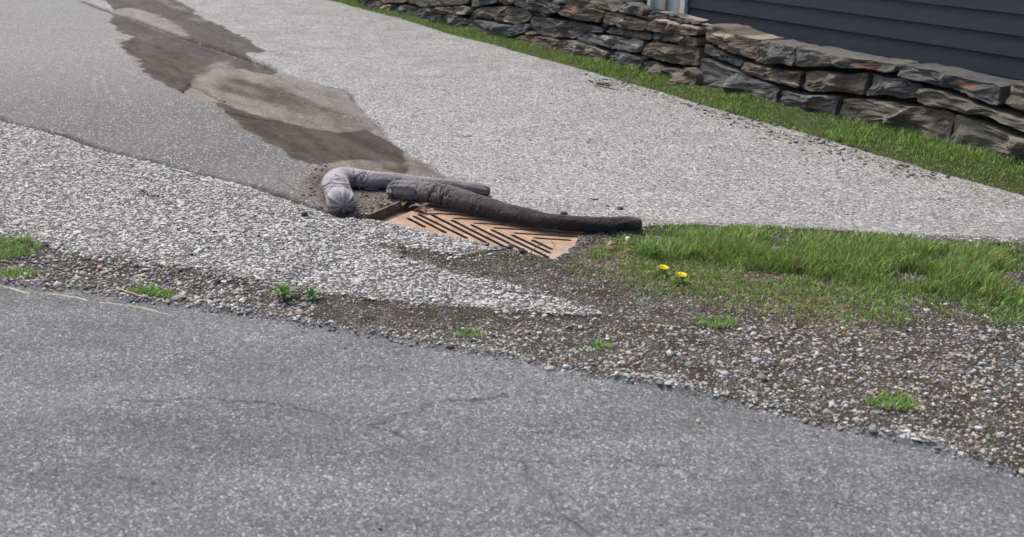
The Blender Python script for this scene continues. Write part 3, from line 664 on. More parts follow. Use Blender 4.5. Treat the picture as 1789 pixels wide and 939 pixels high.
def stone(poly_sz, tint, seed, bulge=None, rust=None, pale=None, dep=.24, push=0., label=None, npl=8):
    r_ = np.random.default_rng(seed); P = np.array(poly_sz, float)
    C = catmull(np.vstack([P, P[:1]]), 161)[:-1]
    Lc = catmull(np.vstack([P, P[:1]]), 161)[:-1]
    # mostly straight edges, slightly rounded: mix polyline and spline
    seg = np.vstack([P, P[:1]]); ll = np.concatenate([[0], np.cumsum(np.hypot(*np.diff(seg, axis=0).T))]); tt = np.linspace(0, ll[-1], 57)[:-1]
    Q = np.stack([np.interp(tt, ll, seg[:, k]) for k in (0, 1)], 1)
    cs = np.concatenate([[0], np.cumsum(np.hypot(*np.diff(np.vstack([C, C[:1]]), axis=0).T))]); C2 = np.vstack([C, C[:1]])
    Q2 = np.stack([np.interp(tt/ll[-1]*cs[-1], cs, C2[:, k]) for k in (0, 1)], 1)
    Q = .65*Q+.35*Q2; Q = (np.roll(Q, 1, 0)+2*Q+np.roll(Q, -1, 0))/4
    cen = Q.mean(0); n = len(Q); sz = np.ptp(Q, axis=0); mn = min(sz)
    bulge = bulge or min(.13, mn*.6); push = push+r_.uniform(-.02, .03)
    prof = [(.93, -dep), (.985, -dep*.5), (1., -.03), (1.0, 0.), (.985, .25), (.95, .48), (.89, .68), (.80, .84), (.68, .93), (.54, .98), (.38, 1.), (.2, 1.)]
    V = []; K = []
    pls = []
    for _ in range(npl):
        a = r_.uniform(0, 2*math.pi); g = np.array([math.cos(a)*1.0, math.sin(a)*1.0]); k = r_.uniform(.2, 1.6); c0 = bulge*r_.uniform(.55, 1.2)
        pls.append((g*k*bulge/(mn*.5), c0))
    for q, (sc_, o_) in enumerate(prof):
        for i in range(n):
            dv = (Q[i]-cen)*sc_; pt = cen+dv
            if o_ > 0:
                out = o_*bulge
                for g, c0 in pls: out = min(out, c0+float((pt-cen)@g)*1.0)
                out = max(out, 0.002*o_)
            else: out = o_
            V.append((pt[0], pt[1], out)); K.append(q)
    V.append((cen[0], cen[1], min([bulge]+[c for _, c in pls])))
    V = np.array(V); K.append(12)
    n1 = fbm(V[:, 0]*9+seed, V[:, 1]*26, V[:, 2]*9, o=4, seed=seed); n2 = fbm(V[:, 0]*30, V[:, 1]*60+seed, V[:, 2]*30, o=3, seed=seed+2)
    front = np.array([1. if k >= 3 else .3 for k in K])
    V[:, 2] += front*(n1*.030-np.abs(n2)*.022); V[:, 1] += n2*.006*(mn > .08)+fbm(V[:, 0]*14+seed, V[:, 1]*14, o=2, seed=seed+4)*.006*(mn > .08)
    W = np.array([wall_pt(a, b, o_+push) for a, b, o_ in V])
    org = W.mean(0); F = []
    for q in range(len(prof)-1):
        for i in range(n):
            j = (i+1) % n; F.append((q*n+i, q*n+j, (q+1)*n+j, (q+1)*n+i))
    last = len(V)-1
    for i in range(n): F.append(((len(prof)-1)*n+i, (len(prof)-1)*n+(i+1) % n, last))
    rel = (V[:, :2]-cen)/(sz/2)
    ru = np.zeros(len(V)); pa = np.zeros(len(V))
    if rust: ru = np.exp(-(((rel[:, 0]-rust[0])/rust[2])**2+((rel[:, 1]-rust[1])/rust[3])**2))
    if pale: 
        base = rel[:, 1]-pale[0]-pale[1]*rel[:, 0]; pa = np.exp(-(base/pale[2])**2)
    o = mesh('stone', W-org, F, M_STONE, wall, smooth=False, attrs={'tint': np.tile(np.array(tint)*r_.uniform(.85, 1.15), (len(V), 1)), 'rust': ru, 'pale': pa})
    o.location = org-wall_org
    if label: o['label'] = label
    return o
DG, BG, BR, BL, TN = (.125,.120,.110), (.150,.137,.112), (.158,.130,.104), (.128,.127,.126), (.24,.20,.14)
traced = [
 ([(643,8),(651,1),(664,3),(667,8),(666,15),(660,18),(647,14)], BG, {}),
 ([(667,16),(674,9),(684,10),(680,20),(667,19)], (.42,.31,.25), {'label': 'small pinkish white stone'}),
 ([(682,17),(695,10),(705,8),(717,11),(727,15),(719,23),(716,28),(695,26),(684,22)], BL, {}),
 ([(719,27),(725,20),(731,14),(749,17),(765,24),(768,29),(761,35),(751,40),(733,37),(720,31)], BL, {}),
 ([(754,36),(762,29),(769,26),(775,27),(773,42),(761,41)], DG, {}),
 ([(773,42),(774,27),(780,23),(795,26),(811,32),(824,36),(820,44),(812,55),(795,50),(778,46)], DG, {}),
 ([(812,54),(820,42),(829,36),(841,36),(861,39),(880,43),(897,46),(910,44),(922,40),(926,53),(908,60),(892,65),(873,64),(866,69),(848,64),(820,58)], BL, {}),
 ([(660,-10),(668,-2),(670,4),(690,5),(706,5),(713,0),(715,-8)], TN, {'pale': (-.5, 0, .4)}),
 ([(628,-10),(632,3),(643,8),(645,1),(655,-2),(658,-10)], BR, {}),
 ([(712,-10),(712,4),(728,10),(745,13),(775,11),(800,9),(816,7),(819,-10)], BG, {}),
 ([(742,15),(776,13),(812,12),(819,14),(821,25),(800,26),(770,24),(750,20)], BG, {'pale': (.1, 0, .16)}),
 ([(820,-10),(821,12),(827,12),(850,8),(864,5),(866,-9)], BL, {}),
 ([(867,-8),(867,6),(878,9),(888,8),(900,7),(905,-8)], BG, {}),
 ([(822,28),(826,20),(838,13),(852,12),(866,13),(880,10),(892,11),(905,14),(917,17),(924,22),(925,29),(921,37),(911,40),(905,45),(897,45),(880,40),(860,35),(840,32)], BG, {'pale': (-.45, -.45, .16), 'label': 'lens-shaped stone with a pale tan band along its lower edge'}),
 ([(902,7),(907,-8),(948,-8),(960,3),(978,7),(984,14),(972,21),(957,24),(945,21),(924,18),(911,13)], BL, {'pale': (.2, -.9, .12)}),
 ([(974,19),(980,12),(992,9),(1010,11),(1030,14),(1050,19),(1060,22),(1052,33),(1046,39),(1028,37),(1005,33),(987,29)], BR, {'rust': (-.35, .25, .45, .5), 'label': 'flat stone with an orange rust patch'}),
 ([(923,32),(930,30),(945,30),(957,32),(975,36),(1000,39),(1020,43),(1040,46),(1052,52),(1050,59),(1038,58),(1020,58),(1010,62),(1004,68),(985,66),(965,65),(948,63),(936,59),(928,49)], DG, {}),
 ([(899,71),(903,65),(916,62),(935,63),(955,66),(975,70),(978,76),(968,80),(966,90),(945,90),(920,85),(900,80)], BR, {}),
 ([(873,69),(880,67),(888,70),(894,74),(885,78),(872,76)], DG, {}),
 ([(920,58),(930,55),(936,60),(928,62)], BG, {}),
 ([(967,94),(967,85),(975,75),(990,71),(1003,72),(1020,77),(1037,81),(1052,87),(1066,94),(1061,104),(1048,115),(1022,110),(1000,104),(980,98)], BG, {'pale': (.35, .5, .05)}),
 ([(945,-10),(960,1),(975,5),(1000,8),(1020,12),(1045,17),(1070,19),(1086,21),(1090,6),(1085,-3),(1060,-10)], BG, {}),
 ([(1088,21),(1091,6),(1105,5),(1120,12),(1127,18),(1124,28),(1108,26)], DG, {'dep': .10, 'label': 'dark stone with a pale vertical streak'}),
 ([(1126,31),(1129,22),(1145,21),(1165,24),(1185,29),(1200,33),(1218,37),(1218,43),(1190,41),(1170,37),(1150,33),(1140,37),(1130,36)], BL, {'dep': .10, 'push': -.04, 'pale': (.6, -.3, .12)}),
 ([(1055,36),(1060,27),(1066,22),(1085,25),(1110,31),(1125,37),(1132,44),(1127,54),(1110,53),(1085,48),(1060,42)], BG, {'pale': (.25, -.3, .10)}),
 ([(1129,50),(1135,42),(1142,36),(1155,34),(1170,38),(1190,43),(1218,48),(1220,62),(1190,60),(1170,58),(1150,55),(1135,54)], BR, {'pale': (.85, -.15, .18), 'label': 'reddish flat stone with a bleached top edge'}),
 ([(1055,57),(1064,48),(1075,49),(1095,54),(1115,56),(1131,59),(1134,70),(1120,69),(1095,66),(1070,61)], DG, {'rust': (.6, 0, .3, .6)}),
 ([(1135,62),(1138,56),(1152,57),(1165,59),(1171,64),(1167,72),(1155,73),(1140,71)], BL, {}),
 ([(1169,72),(1174,62),(1182,59),(1200,62),(1218,68),(1218,82),(1200,80),(1185,77)], BG, {'pale': (.5, -.4, .14)}),
 ([(1008,68),(1012,61),(1030,59),(1040,62),(1060,63),(1090,68),(1115,68),(1123,77),(1121,90),(1110,93),(1090,88),(1065,85),(1055,79),(1038,80),(1020,74)], BL, {'pale': (.55, -.35, .10)}),
 ([(1121,97),(1123,86),(1130,76),(1150,74),(1165,78),(1185,81),(1218,84),(1222,115),(1195,113),(1170,110),(1145,105)], BR, {'rust': (-.6, .5, .3, .3)}),
 ([(1066,110),(1067,100),(1072,92),(1085,91),(1105,97),(1119,104),(1120,113),(1115,130),(1098,126),(1080,120)], BL, {'rust': (.5, .6, .22, .2)}),
 ([(1115,130),(1119,112),(1128,107),(1145,110),(1158,118),(1168,126),(1165,137),(1150,142),(1130,138)], BG, {}),
 ([(1173,146),(1185,133),(1198,122),(1215,118),(1228,130),(1226,154),(1205,154),(1185,150)], BR, {'push': .05}),
 ([(1160,124),(1172,118),(1190,124),(1184,130),(1168,129)], BL, {}),
]
for i, (px, t, kw) in enumerate(traced):
    stone([wall_sz(x, y) for x, y in px], t, 100+i, **kw)
r_c = np.random.default_rng(77)
for i, (x, y) in enumerate([(735,12),(772,26),(818,31),(862,36),(928,27),(948,27),(1052,23),(1064,60),(1050,46),(1000,70),(1020,76),(1064,95),(1120,60),(1133,75),(1120,100),(1070,128),(905,62),(815,58),(893,68),(1090,58),(1165,58),(1140,36),(980,73),(958,66)]):
    a, b = wall_sz(x, y); w_, h_ = r_c.uniform(.035, .08), r_c.uniform(.02, .045); n_ = 7; an = np.sort(r_c.uniform(0, 2*math.pi, n_)+np.arange(n_)*.01); an = np.linspace(0, 2*math.pi, n_, endpoint=False)+r_c.uniform(-.3, .3, n_)
    stone([(a+w_*math.cos(t)*r_c.uniform(.7, 1.1), b+h_*math.sin(t)*r_c.uniform(.7, 1.1)) for t in -an], [DG, BG, BR, BL][i % 4], 400+i, push=-.05, dep=.08)
def course(s0, s1, z0f, z1f, seed):
    r_ = np.random.default_rng(seed); s = s0
    while s < s1:
        wd_ = r_.uniform(.30, .85); e = min(s+wd_, s1); 
        if s1-e < .18: e = s1
        g = .008; pts = []
        a, b = s+g, e-g; nb = 4
        for k in range(nb): x = a+(b-a)*k/(nb-1); pts.append((x, float(z1f(x))-g+r_.uniform(-.02, .006)))
        pts.append((b+r_.uniform(-.03, 0), float(z1f(b)+z0f(b))/2))
        for k in range(nb-1, -1, -1): x = a+(b-a)*k/(nb-1); pts.append((x, float(z0f(x))+g+r_.uniform(-.006, .02)))
        pts.append((a+r_.uniform(0, .03), float(z1f(a)+z0f(a))/2))
        stone(pts, [DG, BG, BR, BL][r_.integers(4)], seed*50+int(s*100) % 997+3, rust=(r_.uniform(-.6, .6), 0, .3, .4) if r_.random() < .2 else None, pale=(r_.uniform(-.5, .7), r_.uniform(-.4, .3), .1) if r_.random() < .3 else None)
        s = e
s0 = wall_sz(1222, 90)[0]
fr = [0, .42, .70, 1.0]
for k in range(3):
    course(s0+.02*(k % 2), S_NEAR, lambda s, k=k: wall_h(s)*(fr[k]+.10*np.sin(s*3.1+k)*(0 < k)), lambda s, k=k: wall_h(s)*(fr[k+1]+.10*np.sin(s*3.1+k+1)*(k < 2)), 31+k)
zt = lambda s: np.interp(s, [wall_sz(x, -11)[0] for x in (600, 800, 1000, 1100)], [wall_sz(x, -11)[1] for x in (600, 800, 1000, 1100)])
course(wall_sz(630, -11)[0], wall_sz(1050, -11)[0], lambda s: zt(s), lambda s: np.maximum((zt(s)+wall_h(s)+.02)/2, zt(s)+.06), 61)
course(wall_sz(630, -11)[0], wall_sz(1000, -11)[0], lambda s: np.maximum((zt(s)+wall_h(s)+.02)/2, zt(s)+.06), lambda s: np.maximum(wall_h(s)+.02, zt(s)+.15), 62)
sl0 = wall_sz(626, 2)[0]
for k in range(3): course(S_FAR, sl0, lambda s, k=k: .95*fr[k]+0*s, lambda s, k=k: .95*fr[k+1]+0*s, 71+k)
def core():
    V = []; F = []; S = np.linspace(S_FAR, S_NEAR, 60)
    for s in S:
        h = float(wall_h(s))-.07
        for z, o_ in ((-.05, -.12), (h, -.12), (h, -.26), (-.05, -.26)): V.append(wall_pt(s, z, o_)-wall_org)
    for i in range(59):
        for k in range(3): F.append((i*4+k, i*4+k+1, i*4+5+k, i*4+4+k))
    mesh('rubble_core', V, F, M_CORE, wall)
core()

# ------------------------------------------------------------------ house behind the wall
def mat_paint(name, c, rough=.55):
    s = NT(name, rough, .4); p = s.pos(); n = s.noise(s.mapv(p, (1, 1, 6)), 14., 5, .7); m = s.noise(p, 2.2, 4, .6)
    k = s.mix(1., c, s.ramp(n, [(.3, .8), (.7, 1.12)]), 'MULTIPLY'); k = s.mix(1., k, s.ramp(m, [(.3, .8), (.7, 1.1)]), 'MULTIPLY')
    return s.out(k, s.bump(n, .15, .003))
M_NAVY = mat_paint('navy_paint', (.022, .030, .048)); M_WHITE = mat_paint('white_paint', (.72, .72, .70)); M_CREAM = mat_paint('cream_trim', (.42, .39, .33)); M_FOUND = simple('foundation_concrete', (.22, .215, .20))
def mat_pane():
    s = NT('pale_blue_pane', .12, .6); p = s.pos()
    return s.out(s.mix(s.noise(p, 3., 3), (.40, .48, .58), (.52, .60, .68)))
M_PANE = mat_pane()
HB = .56                                         # the facade stands this far behind the wall face
def fac(s, z, o_=0): q = WP[:2]+wd*s+wn*(o_-HB); return np.array([q[0], q[1], z])
def fac_s(x, y):
    r = ray(x, y); a = wn@r[:2]; b = wn@(-WP[:2])+HB; P = np.array([0, 0, HC])-b/a*r
    return (P[:2]-WP[:2])@wd, P[2]
hs0 = fac_s(1060, 0)[0]; hs1 = S_NEAR+.8
house = empty('house', tuple(fac(hs0, 0)), 'navy house front with a white-framed pale blue window just behind the wall', 'house')
ho = fac(hs0, 0)
def fbox(name, s0_, s1_, z0, z1, o0, o1, mat, parent=house, bev=.003, porg=None):
    P = [fac(s, z, o_)-ho for s, z, o_ in ((s0_,z0,o0),(s1_,z0,o0),(s1_,z0,o1),(s0_,z0,o1),(s0_,z1,o0),(s1_,z1,o0),(s1_,z1,o1),(s0_,z1,o1))]
    ob = mesh(name, P, [(3,2,1,0),(4,5,6,7),(0,1,5,4),(1,2,6,5),(2,3,7,6),(3,0,4,7)], mat, parent)
    if bev: b = ob.modifiers.new('bevel', 'BEVEL'); b.width = bev; b.segments = 1
    return ob
fbox('foundation', hs0, hs1, .02, .10, -.2, .0, M_FOUND, bev=.01)
wl, wr_ = fac_s(1134, 8)[0], fac_s(1199, 20)[0]; wz0 = .36; wz1 = 1.9
fbox('wall', hs0, hs1, .102, 2.9, -.2, -.032, M_NAVY)
z = .105; k = 0
while z < 2.8:
    for (a, b) in ((hs0, wl-.002), (wr_+.002, hs1)) if wz0-.1 < z < wz1 else ((hs0, hs1),):
        P = [fac(s, zz, o_)-ho for s, zz, o_ in ((a,z,-.03),(b,z,-.03),(b,z,.0),(a,z,.0),(a,z+.118,-.03),(b,z+.118,-.03),(b,z+.118,-.018),(a,z+.118,-.018))]
        mesh('siding_board', P, [(3,2,1,0),(4,5,6,7),(0,1,5,4),(1,2,6,5),(2,3,7,6),(3,0,4,7)], M_NAVY, house)
    z += .121
win = fbox('window', wl, wr_, wz0-.03, wz0+.002, -.03, .03, M_WHITE); win['label'] = 'white-framed window with pale blue panes'
W_ = wr_-wl
def wp(nm, a, b, z0, z1, o0, o1, m): fbox(nm, wl+W_*a, wl+W_*b, z0, z1, o0, o1, m, parent=win, bev=.002)
wp('frame', 0, .09, wz0, wz1, -.03, .022, M_WHITE); wp('frame', .88, 1, wz0, wz1, -.03, .022, M_WHITE); wp('frame', .091, .879, wz1-.06, wz1, -.03, .02, M_WHITE)
wp('mullion', .38, .47, wz0, wz1-.061, -.028, .014, M_CREAM); wp('mullion', .79, .878, wz0, wz1-.061, -.028, .012, M_CREAM)
wp('pane', .092, .379, wz0, wz1-.062, -.029, -.012, M_PANE); wp('pane', .471, .789, wz0, wz1-.062, -.029, -.012, M_PANE)
fbox('roof', hs0-.3, hs1+.3, 2.9, 3.0, -1.5, .35, M_WHITE)

# ------------------------------------------------------------------ grass
GP = np.array([(.16,.29,.055),(.20,.35,.065),(.25,.40,.09),(.32,.46,.14),(.12,.23,.045)])
DRY = np.array([(.30,.22,.13),(.27,.19,.10),(.42,.34,.20)])
def blades(name, X, Y, hgt, wid, dry, label, kind='stuff', lean=.5, zoff=0, pal=None):
    N = len(X); Z = gz(X, Y)-.004+zoff; a = rng.uniform(0, 2*math.pi, N); ln = hgt*np.abs(rng.normal(lean, .3, N)); ax, ay = np.cos(a), np.sin(a)
    wa = a+math.pi/2+rng.normal(0, .6, N); wx, wy = np.cos(wa)*wid/2, np.sin(wa)*wid/2
    P = np.zeros((N, 7, 3)); 
    for k, (t, wf) in enumerate(((0, .8), (.35, 1.), (.72, .65))):
        cx, cy, cz = X+ax*ln*t**1.8, Y+ay*ln*t**1.8, Z+hgt*(t-.18*t*t*np.clip(ln/hgt, 0, 1.5))
        P[:, 2*k] = np.stack([cx-wx*wf, cy-wy*wf, cz], 1); P[:, 2*k+1] = np.stack([cx+wx*wf, cy+wy*wf, cz], 1)
    P[:, 6] = np.stack([X+ax*ln, Y+ay*ln, Z+hgt*(1-.25*np.clip(ln/hgt, 0, 1.8))], 1)
    f = np.array([(0,1,3),(0,3,2),(2,3,5),(2,5,4),(4,5,6)])
    F = (f[None]+(np.arange(N)*7)[:, None, None]).reshape(-1, 3)
    pal = GP if pal is None else pal
    t = pal[rng.integers(len(pal), size=N)]*rng.uniform(.75, 1.2, (N, 1)); m = rng.random(N) < dry; t[m] = DRY[rng.integers(3, size=m.sum())]*rng.uniform(.6, 1.1, (m.sum(), 1))
    o = mesh(name, P.reshape(-1, 3), F, M_GRASS, attrs={'tint': np.repeat(t, 7, 0)}, kind=kind)
    if label: o['label'] = label
    return o
def lawn():
    n = 120000; s = rng.uniform(S_FAR, S_NEAR, n); o_ = rng.uniform(-.02, 1.0, n)
    X = WP[0]+wd[0]*s+wn[0]*o_; Y = WP[1]+wd[1]*s+wn[1]*o_
    f = fields(X, Y); m = (f['d_lawn']+rng.normal(0, .012, n) > 0) & (Y > 3)
    den = np.where(f['o'] > .03, 1, .8); m &= rng.random(n) < den*np.clip(.85+fbm(X*6, Y*6, o=3, seed=72)*.7, .4, 1)
    X, Y = X[m], Y[m]; n = len(X)
    blades('grass', X, Y, (.012+.04*ss(-.5, .6, fbm(X*2.5, Y*2.5, o=3, seed=71)))*rng.uniform(.4, 1.25, n), rng.uniform(.003, .006, n), .10, 'short bright green grass along the foot of the stone wall')
    n = 22000; s = rng.uniform(S_FAR, S_NEAR, n); o_ = rng.uniform(-HB+.02, -.30, n)
    X = WP[0]+wd[0]*s+wn[0]*o_; Y = WP[1]+wd[1]*s+wn[1]*o_
    blades('grass', X, Y, rng.uniform(.02, .05, n), rng.uniform(.004, .006, n), .15, 'grass on the narrow ledge behind the stone wall')
lawn()
def verge_grass():
    # dense tall tuft right, thinning to the left; sparse and dry near the drain
    n = 130000; X = rng.uniform(.75, 3.6, n); Y = rng.uniform(3.4, 5.0, n)
    f = fields(X, Y); c = at2([(1075,412),(1130,398),(1200,397),(1400,404),(1800,432),(1800,560),(1400,520),(1200,492),(1130,482),(1080,455)])
    sdv = sd_poly(X, Y, c)+fbm(X*4, Y*4, o=3, seed=81)*.10
    dens = ss(-.30, .12, sdv)*ss(-.35, .35, fbm(X*7, Y*7, o=2, seed=85)+.2)
    uu, nn_ = gloc(X, Y); m = (rng.random(n) < dens) & (f['d_gravel'] > -.01) & ~((uu < GL+.06) & (nn_ < GW+.03) & (nn_ > -.05)); X1, Y1 = X[m], Y[m]; n1 = len(X1)
    tall = ss(.0, .22, sd_poly(X1, Y1, at2([(1110,402),(1200,396),(1500,404),(1800,430),(1800,540),(1400,500),(1200,462),(1150,450)]))+fbm(X1*3, Y1*3, o=2, seed=83)*.06)
    h = (.02+.055*tall)*rng.uniform(.6, 1.25, n1)
    blades('grass', X1, Y1, h, rng.uniform(.002, .0050, n1), .19, 'tall green grass at the right of the drain')
    n = 34000; X = rng.uniform(.7, 2.6, n); Y = rng.uniform(3.3, 5.0, n); f = fields(X, Y)
    c = at2([(985,420),(1060,402),(1200,420),(1500,470),(1500,600),(1150,500),(1010,470)]); dn = ss(-.1, .15, sd_poly(X, Y, c)+fbm(X*5, Y*5, o=2, seed=84)*.08)
    u, nn = gloc(X, Y); m = (rng.random(n) < dn) & (f['d_gravel'] > .0) & ~((u < GL+.01) & (nn < GW)); X, Y = X[m], Y[m]; n = len(X)
    blades('dry_grass', X, Y, rng.uniform(.008, .026, n), rng.uniform(.0018, .0034, n), .85, 'brown dead grass and thatch between the drain and the green grass', lean=1.6)
    n = 12000; X = rng.uniform(-1.7, 1.6, n); Y = rng.uniform(2.5, 4.6, n); f = fields(X, Y); 
    m = (f['d_gravel'] > .01) & (f['d_street'] < -.01) & (X < 1.1) & (fbm(X*3.2, Y*3.2, o=3, seed=88)+rng.normal(0, .08, n) > .12); X, Y = X[m], Y[m]; n = len(X)
    blades('moss', X, Y, rng.uniform(.004, .012, n), rng.uniform(.003, .006, n), .35, 'sparse moss and thin grass among the verge gravel', lean=.9)
verge_grass()
def tuft(px, py, n, spread, h, label, dry=.05, wid=(.002, .0045)):
    c = at(px, py); a = rng.uniform(0, 2*math.pi, n); r = spread*np.sqrt(rng.random(n)); X, Y = c[0]+r*np.cos(a), c[1]+r*np.sin(a)*.7
    o = blades('grass_tuft', X, Y, rng.uniform(.5, 1.2, n)*h, rng.uniform(*wid, n), dry, label, kind=None, lean=.7); o['category'] = 'grass tuft'
    return o
def lf(X, Y, h): return h

def recenter(o):
    me = o.data; n = len(me.vertices); a = np.empty(n*3, np.float32); me.vertices.foreach_get('co', a); a = a.reshape(-1, 3)
    c = a.mean(0); c[2] = a[:, 2].min(); me.vertices.foreach_set('co', (a-c).ravel()); me.update(); o.location = Vector(c.tolist()); return o
for px, py, n, sp, h, lab in ((8, 436, 700, .15, .050, 'green grass tuft at the left edge of the gravel, upper one'), (24, 476, 330, .09, .030, 'small green tuft at the left edge of the gravel, lower one beside the street'),
                              (252, 508, 260, .055, .030, 'low green tuft between the gravel and the pale stick'), (284, 514, 220, .05, .028, 'low green tuft just right of the pale stick'),
                              (130, 448, 60, .02, .014, 'tiny tuft in the gravel above the pink stone'), (1045, 445, 120, .05, .024, 'sparse green tuft in the dead grass close to the drain'),
                              (1250, 560, 240, .07, .03, 'green tuft at the edge of the verge gravel right of the dandelions'), (820, 578, 160, .05, .022, 'green tuft in the gravel strip below the apron'),
                              (1560, 700, 260, .07, .03, 'green tuft beside the street at the lower right'), (1050, 600, 120, .04, .02, 'small tuft in the middle of the gravel strip'),
                              (1165, 440, 500, .13, .075, 'tallest bright green tuft right of the end of the dark sock'), (1245, 477, 160, .04, .02, 'tuft beside the second dandelion')):
    recenter(tuft(px, py, n, sp, h, lab))

# ------------------------------------------------------------------ weeds with broad leaves, dandelions
def leafmesh(L, W, seed, lobed=False, droop=.35, n=9):
    r_ = np.random.default_rng(seed); V = []; F = []
    for i in range(n):
        t = i/(n-1); wv = W*math.sin(math.pi*min(1, t*.93+.06))**.8
        if lobed and i % 2 == 0: wv *= .5
        zc = L*(.28*math.sin(t*2.2)-droop*t*t*.6); x = L*t
        for k, yy in enumerate((-1, 0, 1)): V.append((x, yy*wv/2, zc+abs(yy)*wv*.16+r_.normal(0, W*.02)))
    for i in range(n-1):
        for k in range(2): F.append((i*3+k, i*3+3+k, i*3+4+k, i*3+k+1))
    return np.array(V), F
def rosette(name, px, py, nl, L, W, label, cat, lobed=False, tint=(.10, .22, .035), seed=0, rise=.3):
    c = at(px, py); z0 = float(gz(c[0], c[1])[0]); root = empty(name, (c[0], c[1], z0), label, cat); r_ = np.random.default_rng(seed)
    for i in range(nl):
        a = 2*math.pi*i/nl+r_.uniform(-.4, .4); l = L*r_.uniform(.65, 1.15); V, F = leafmesh(l, W*r_.uniform(.8, 1.2), seed+i, lobed)
        el = rise*r_.uniform(.4, 1.4); x = V[:, 0]*math.cos(el)-V[:, 2]*math.sin(el)*.3; z = V[:, 2]+V[:, 0]*math.sin(el)
        P = np.stack([x*math.cos(a)-V[:, 1]*math.sin(a), x*math.sin(a)+V[:, 1]*math.cos(a), z+.003], 1)
        mesh('leaf', P, F, M_LEAF, root, smooth=True, attrs={'tint': np.tile(np.array(tint)*r_.uniform(.75, 1.25), (len(P), 1))})
    return root, (c[0], c[1], z0)
rosette('weed', 496, 517, 11, .062, .020, 'bright green leafy weed at the edge of the coarse asphalt', 'weed', seed=5, rise=.7)
rosette('weed', 545, 520, 9, .045, .014, 'smaller leafy weed just right of the bright green one', 'weed', seed=15, rise=.5, tint=(.07,.17,.03))
rosette('weed', 268, 502, 6, .03, .011, 'small leafy weed behind the end of the pale stick', 'weed', seed=25, tint=(.11,.23,.03))
rosette('weed', 1143, 448, 6, .07, .014, 'tall broad-leaved weed in front of the tall grass', 'weed', seed=35, rise=1.1, tint=(.12,.27,.05))
M_YEL = simple('dandelion_yellow', (.88, .70, .03), .8, .1, 300., (.8, 1.2), 0); M_STEM = simple('green_stem', (.14, .22, .06))
def tube_mesh(P, rad, nar=6):
    P = np.array(P, float); T = np.gradient(P, axis=0); T /= np.linalg.norm(T, axis=1)[:, None]+1e-9
    ref = np.where(np.abs(T[:, 2:3]) > .9, [[1., 0, 0]], [[0, 0, 1.]]); A = np.cross(T, ref); A /= np.linalg.norm(A, axis=1)[:, None]; B = np.cross(A, T)
    ph = np.linspace(0, 2*math.pi, nar, endpoint=False); rad = np.broadcast_to(rad, len(P))
    V = (P[:, None]+A[:, None]*(np.cos(ph)[None, :, None]*rad[:, None, None])+B[:, None]*(np.sin(ph)[None, :, None]*rad[:, None, None])).reshape(-1, 3)
    n = len(P); F = [(i*nar+j, i*nar+(j+1) % nar, (i+1)*nar+(j+1) % nar, (i+1)*nar+j) for i in range(n-1) for j in range(nar)]
    F += [tuple(range(nar))[::-1], tuple((n-1)*nar+j for j in range(nar))]
    return V, F
def dandelion(px, py, h, label, seed):
    root, c = rosette('dandelion', px, py+14, 7, .055, .013, label, 'dandelion', True, (.09, .20, .03), seed, .35)
    tip = at(px, py, c[2]+h)-np.array(c)
    P = catmull([(0,0,0), (tip[0]*.2, tip[1]*.2, h*.5), tuple(tip)], 10); V, F = tube_mesh(P, .0016)
    mesh('stem', V, F, M_STEM, root, smooth=True)
    r_ = np.random.default_rng(seed); V = []; F = []
    for ring, (nR, rr_, zt_) in enumerate(((22, .022, .000), (18, .017, .003), (14, .011, .006), (8, .005, .008))):
        for i in range(nR):
            a = 2*math.pi*i/nR+ring*.2+r_.uniform(-.05, .05); l = rr_*r_.uniform(.9, 1.1); b = len(V); wv = .0022
            ca, sa = math.cos(a), math.sin(a)
            for (x, y, z) in ((.001, -wv*.4, .001), (.001, wv*.4, .001), (l, wv*.6, zt_+.001), (l, -wv*.6, zt_)): V.append((tip[0]+x*ca-y*sa, tip[1]+x*sa+y*ca, tip[2]+z))
            F.append((b, b+3, b+2, b+1))
    mesh('flower', V, F, M_YEL, root)
dandelion(1158, 467, .03, 'yellow dandelion in the sparse grass, left one of the two', 3)
dandelion(1190, 480, .03, 'yellow dandelion at the edge of the gravel, right one of the two', 9)

# ------------------------------------------------------------------ single stones
def rock(px, py, size, tint, label, seed, flat=.6, cat='stone'):
    r_ = np.random.default_rng(seed); v = IV.copy(); f = IF.tolist(); V = [tuple(p) for p in v]; mid = {}
    def mp(a, b):
        k = (min(a, b), max(a, b))
        if k not in mid: p = np.array(V[a])+np.array(V[b]); V.append(tuple(p/np.linalg.norm(p))); mid[k] = len(V)-1
        return mid[k]
    for _ in range(2):
        mid = {}; g = []
        for a, b, c in f: x, y, z = mp(a, b), mp(b, c), mp(c, a); g += [(a, x, z), (b, y, x), (c, z, y), (x, y, z)]
        f = g
    P = np.array(V)
    for _ in range(9):
        n = r_.normal(size=3); n /= np.linalg.norm(n); dd = r_.uniform(.6, .9); t = P@n; P = np.where((t > dd)[:, None], P-np.outer(t-dd, n), P)
    P *= (1+.06*fbm(P[:, 0]*4, P[:, 1]*4, P[:, 2]*4, o=3, seed=seed))[:, None]
    P = P*np.array([size, size*r_.uniform(.65, .95), size*flat]); c = at(px, py); z0 = float(gz(c[0], c[1])[0])
    P[:, 2] -= P[:, 2].min(); o = mesh('stone', P, f, M_PEBBLE, smooth=False, attrs={'tint': np.tile(np.array(tint), (len(P), 1))})
    o.location = (c[0], c[1], z0-.002); o.rotation_euler.z = r_.uniform(0, 3); tag(o, label, cat); return o
rock(531, 381, .021, (.075,.078,.082), 'dark grey lump of stone on the coarse asphalt left of the pale sock', 1, .7)
rock(175, 466, .016, (.42,.27,.24), 'pink stone in the gravel strip', 2, .7)
rock(248, 478, .013, (.46,.42,.34), 'cream stone above the green tufts in the gravel', 3, .5)
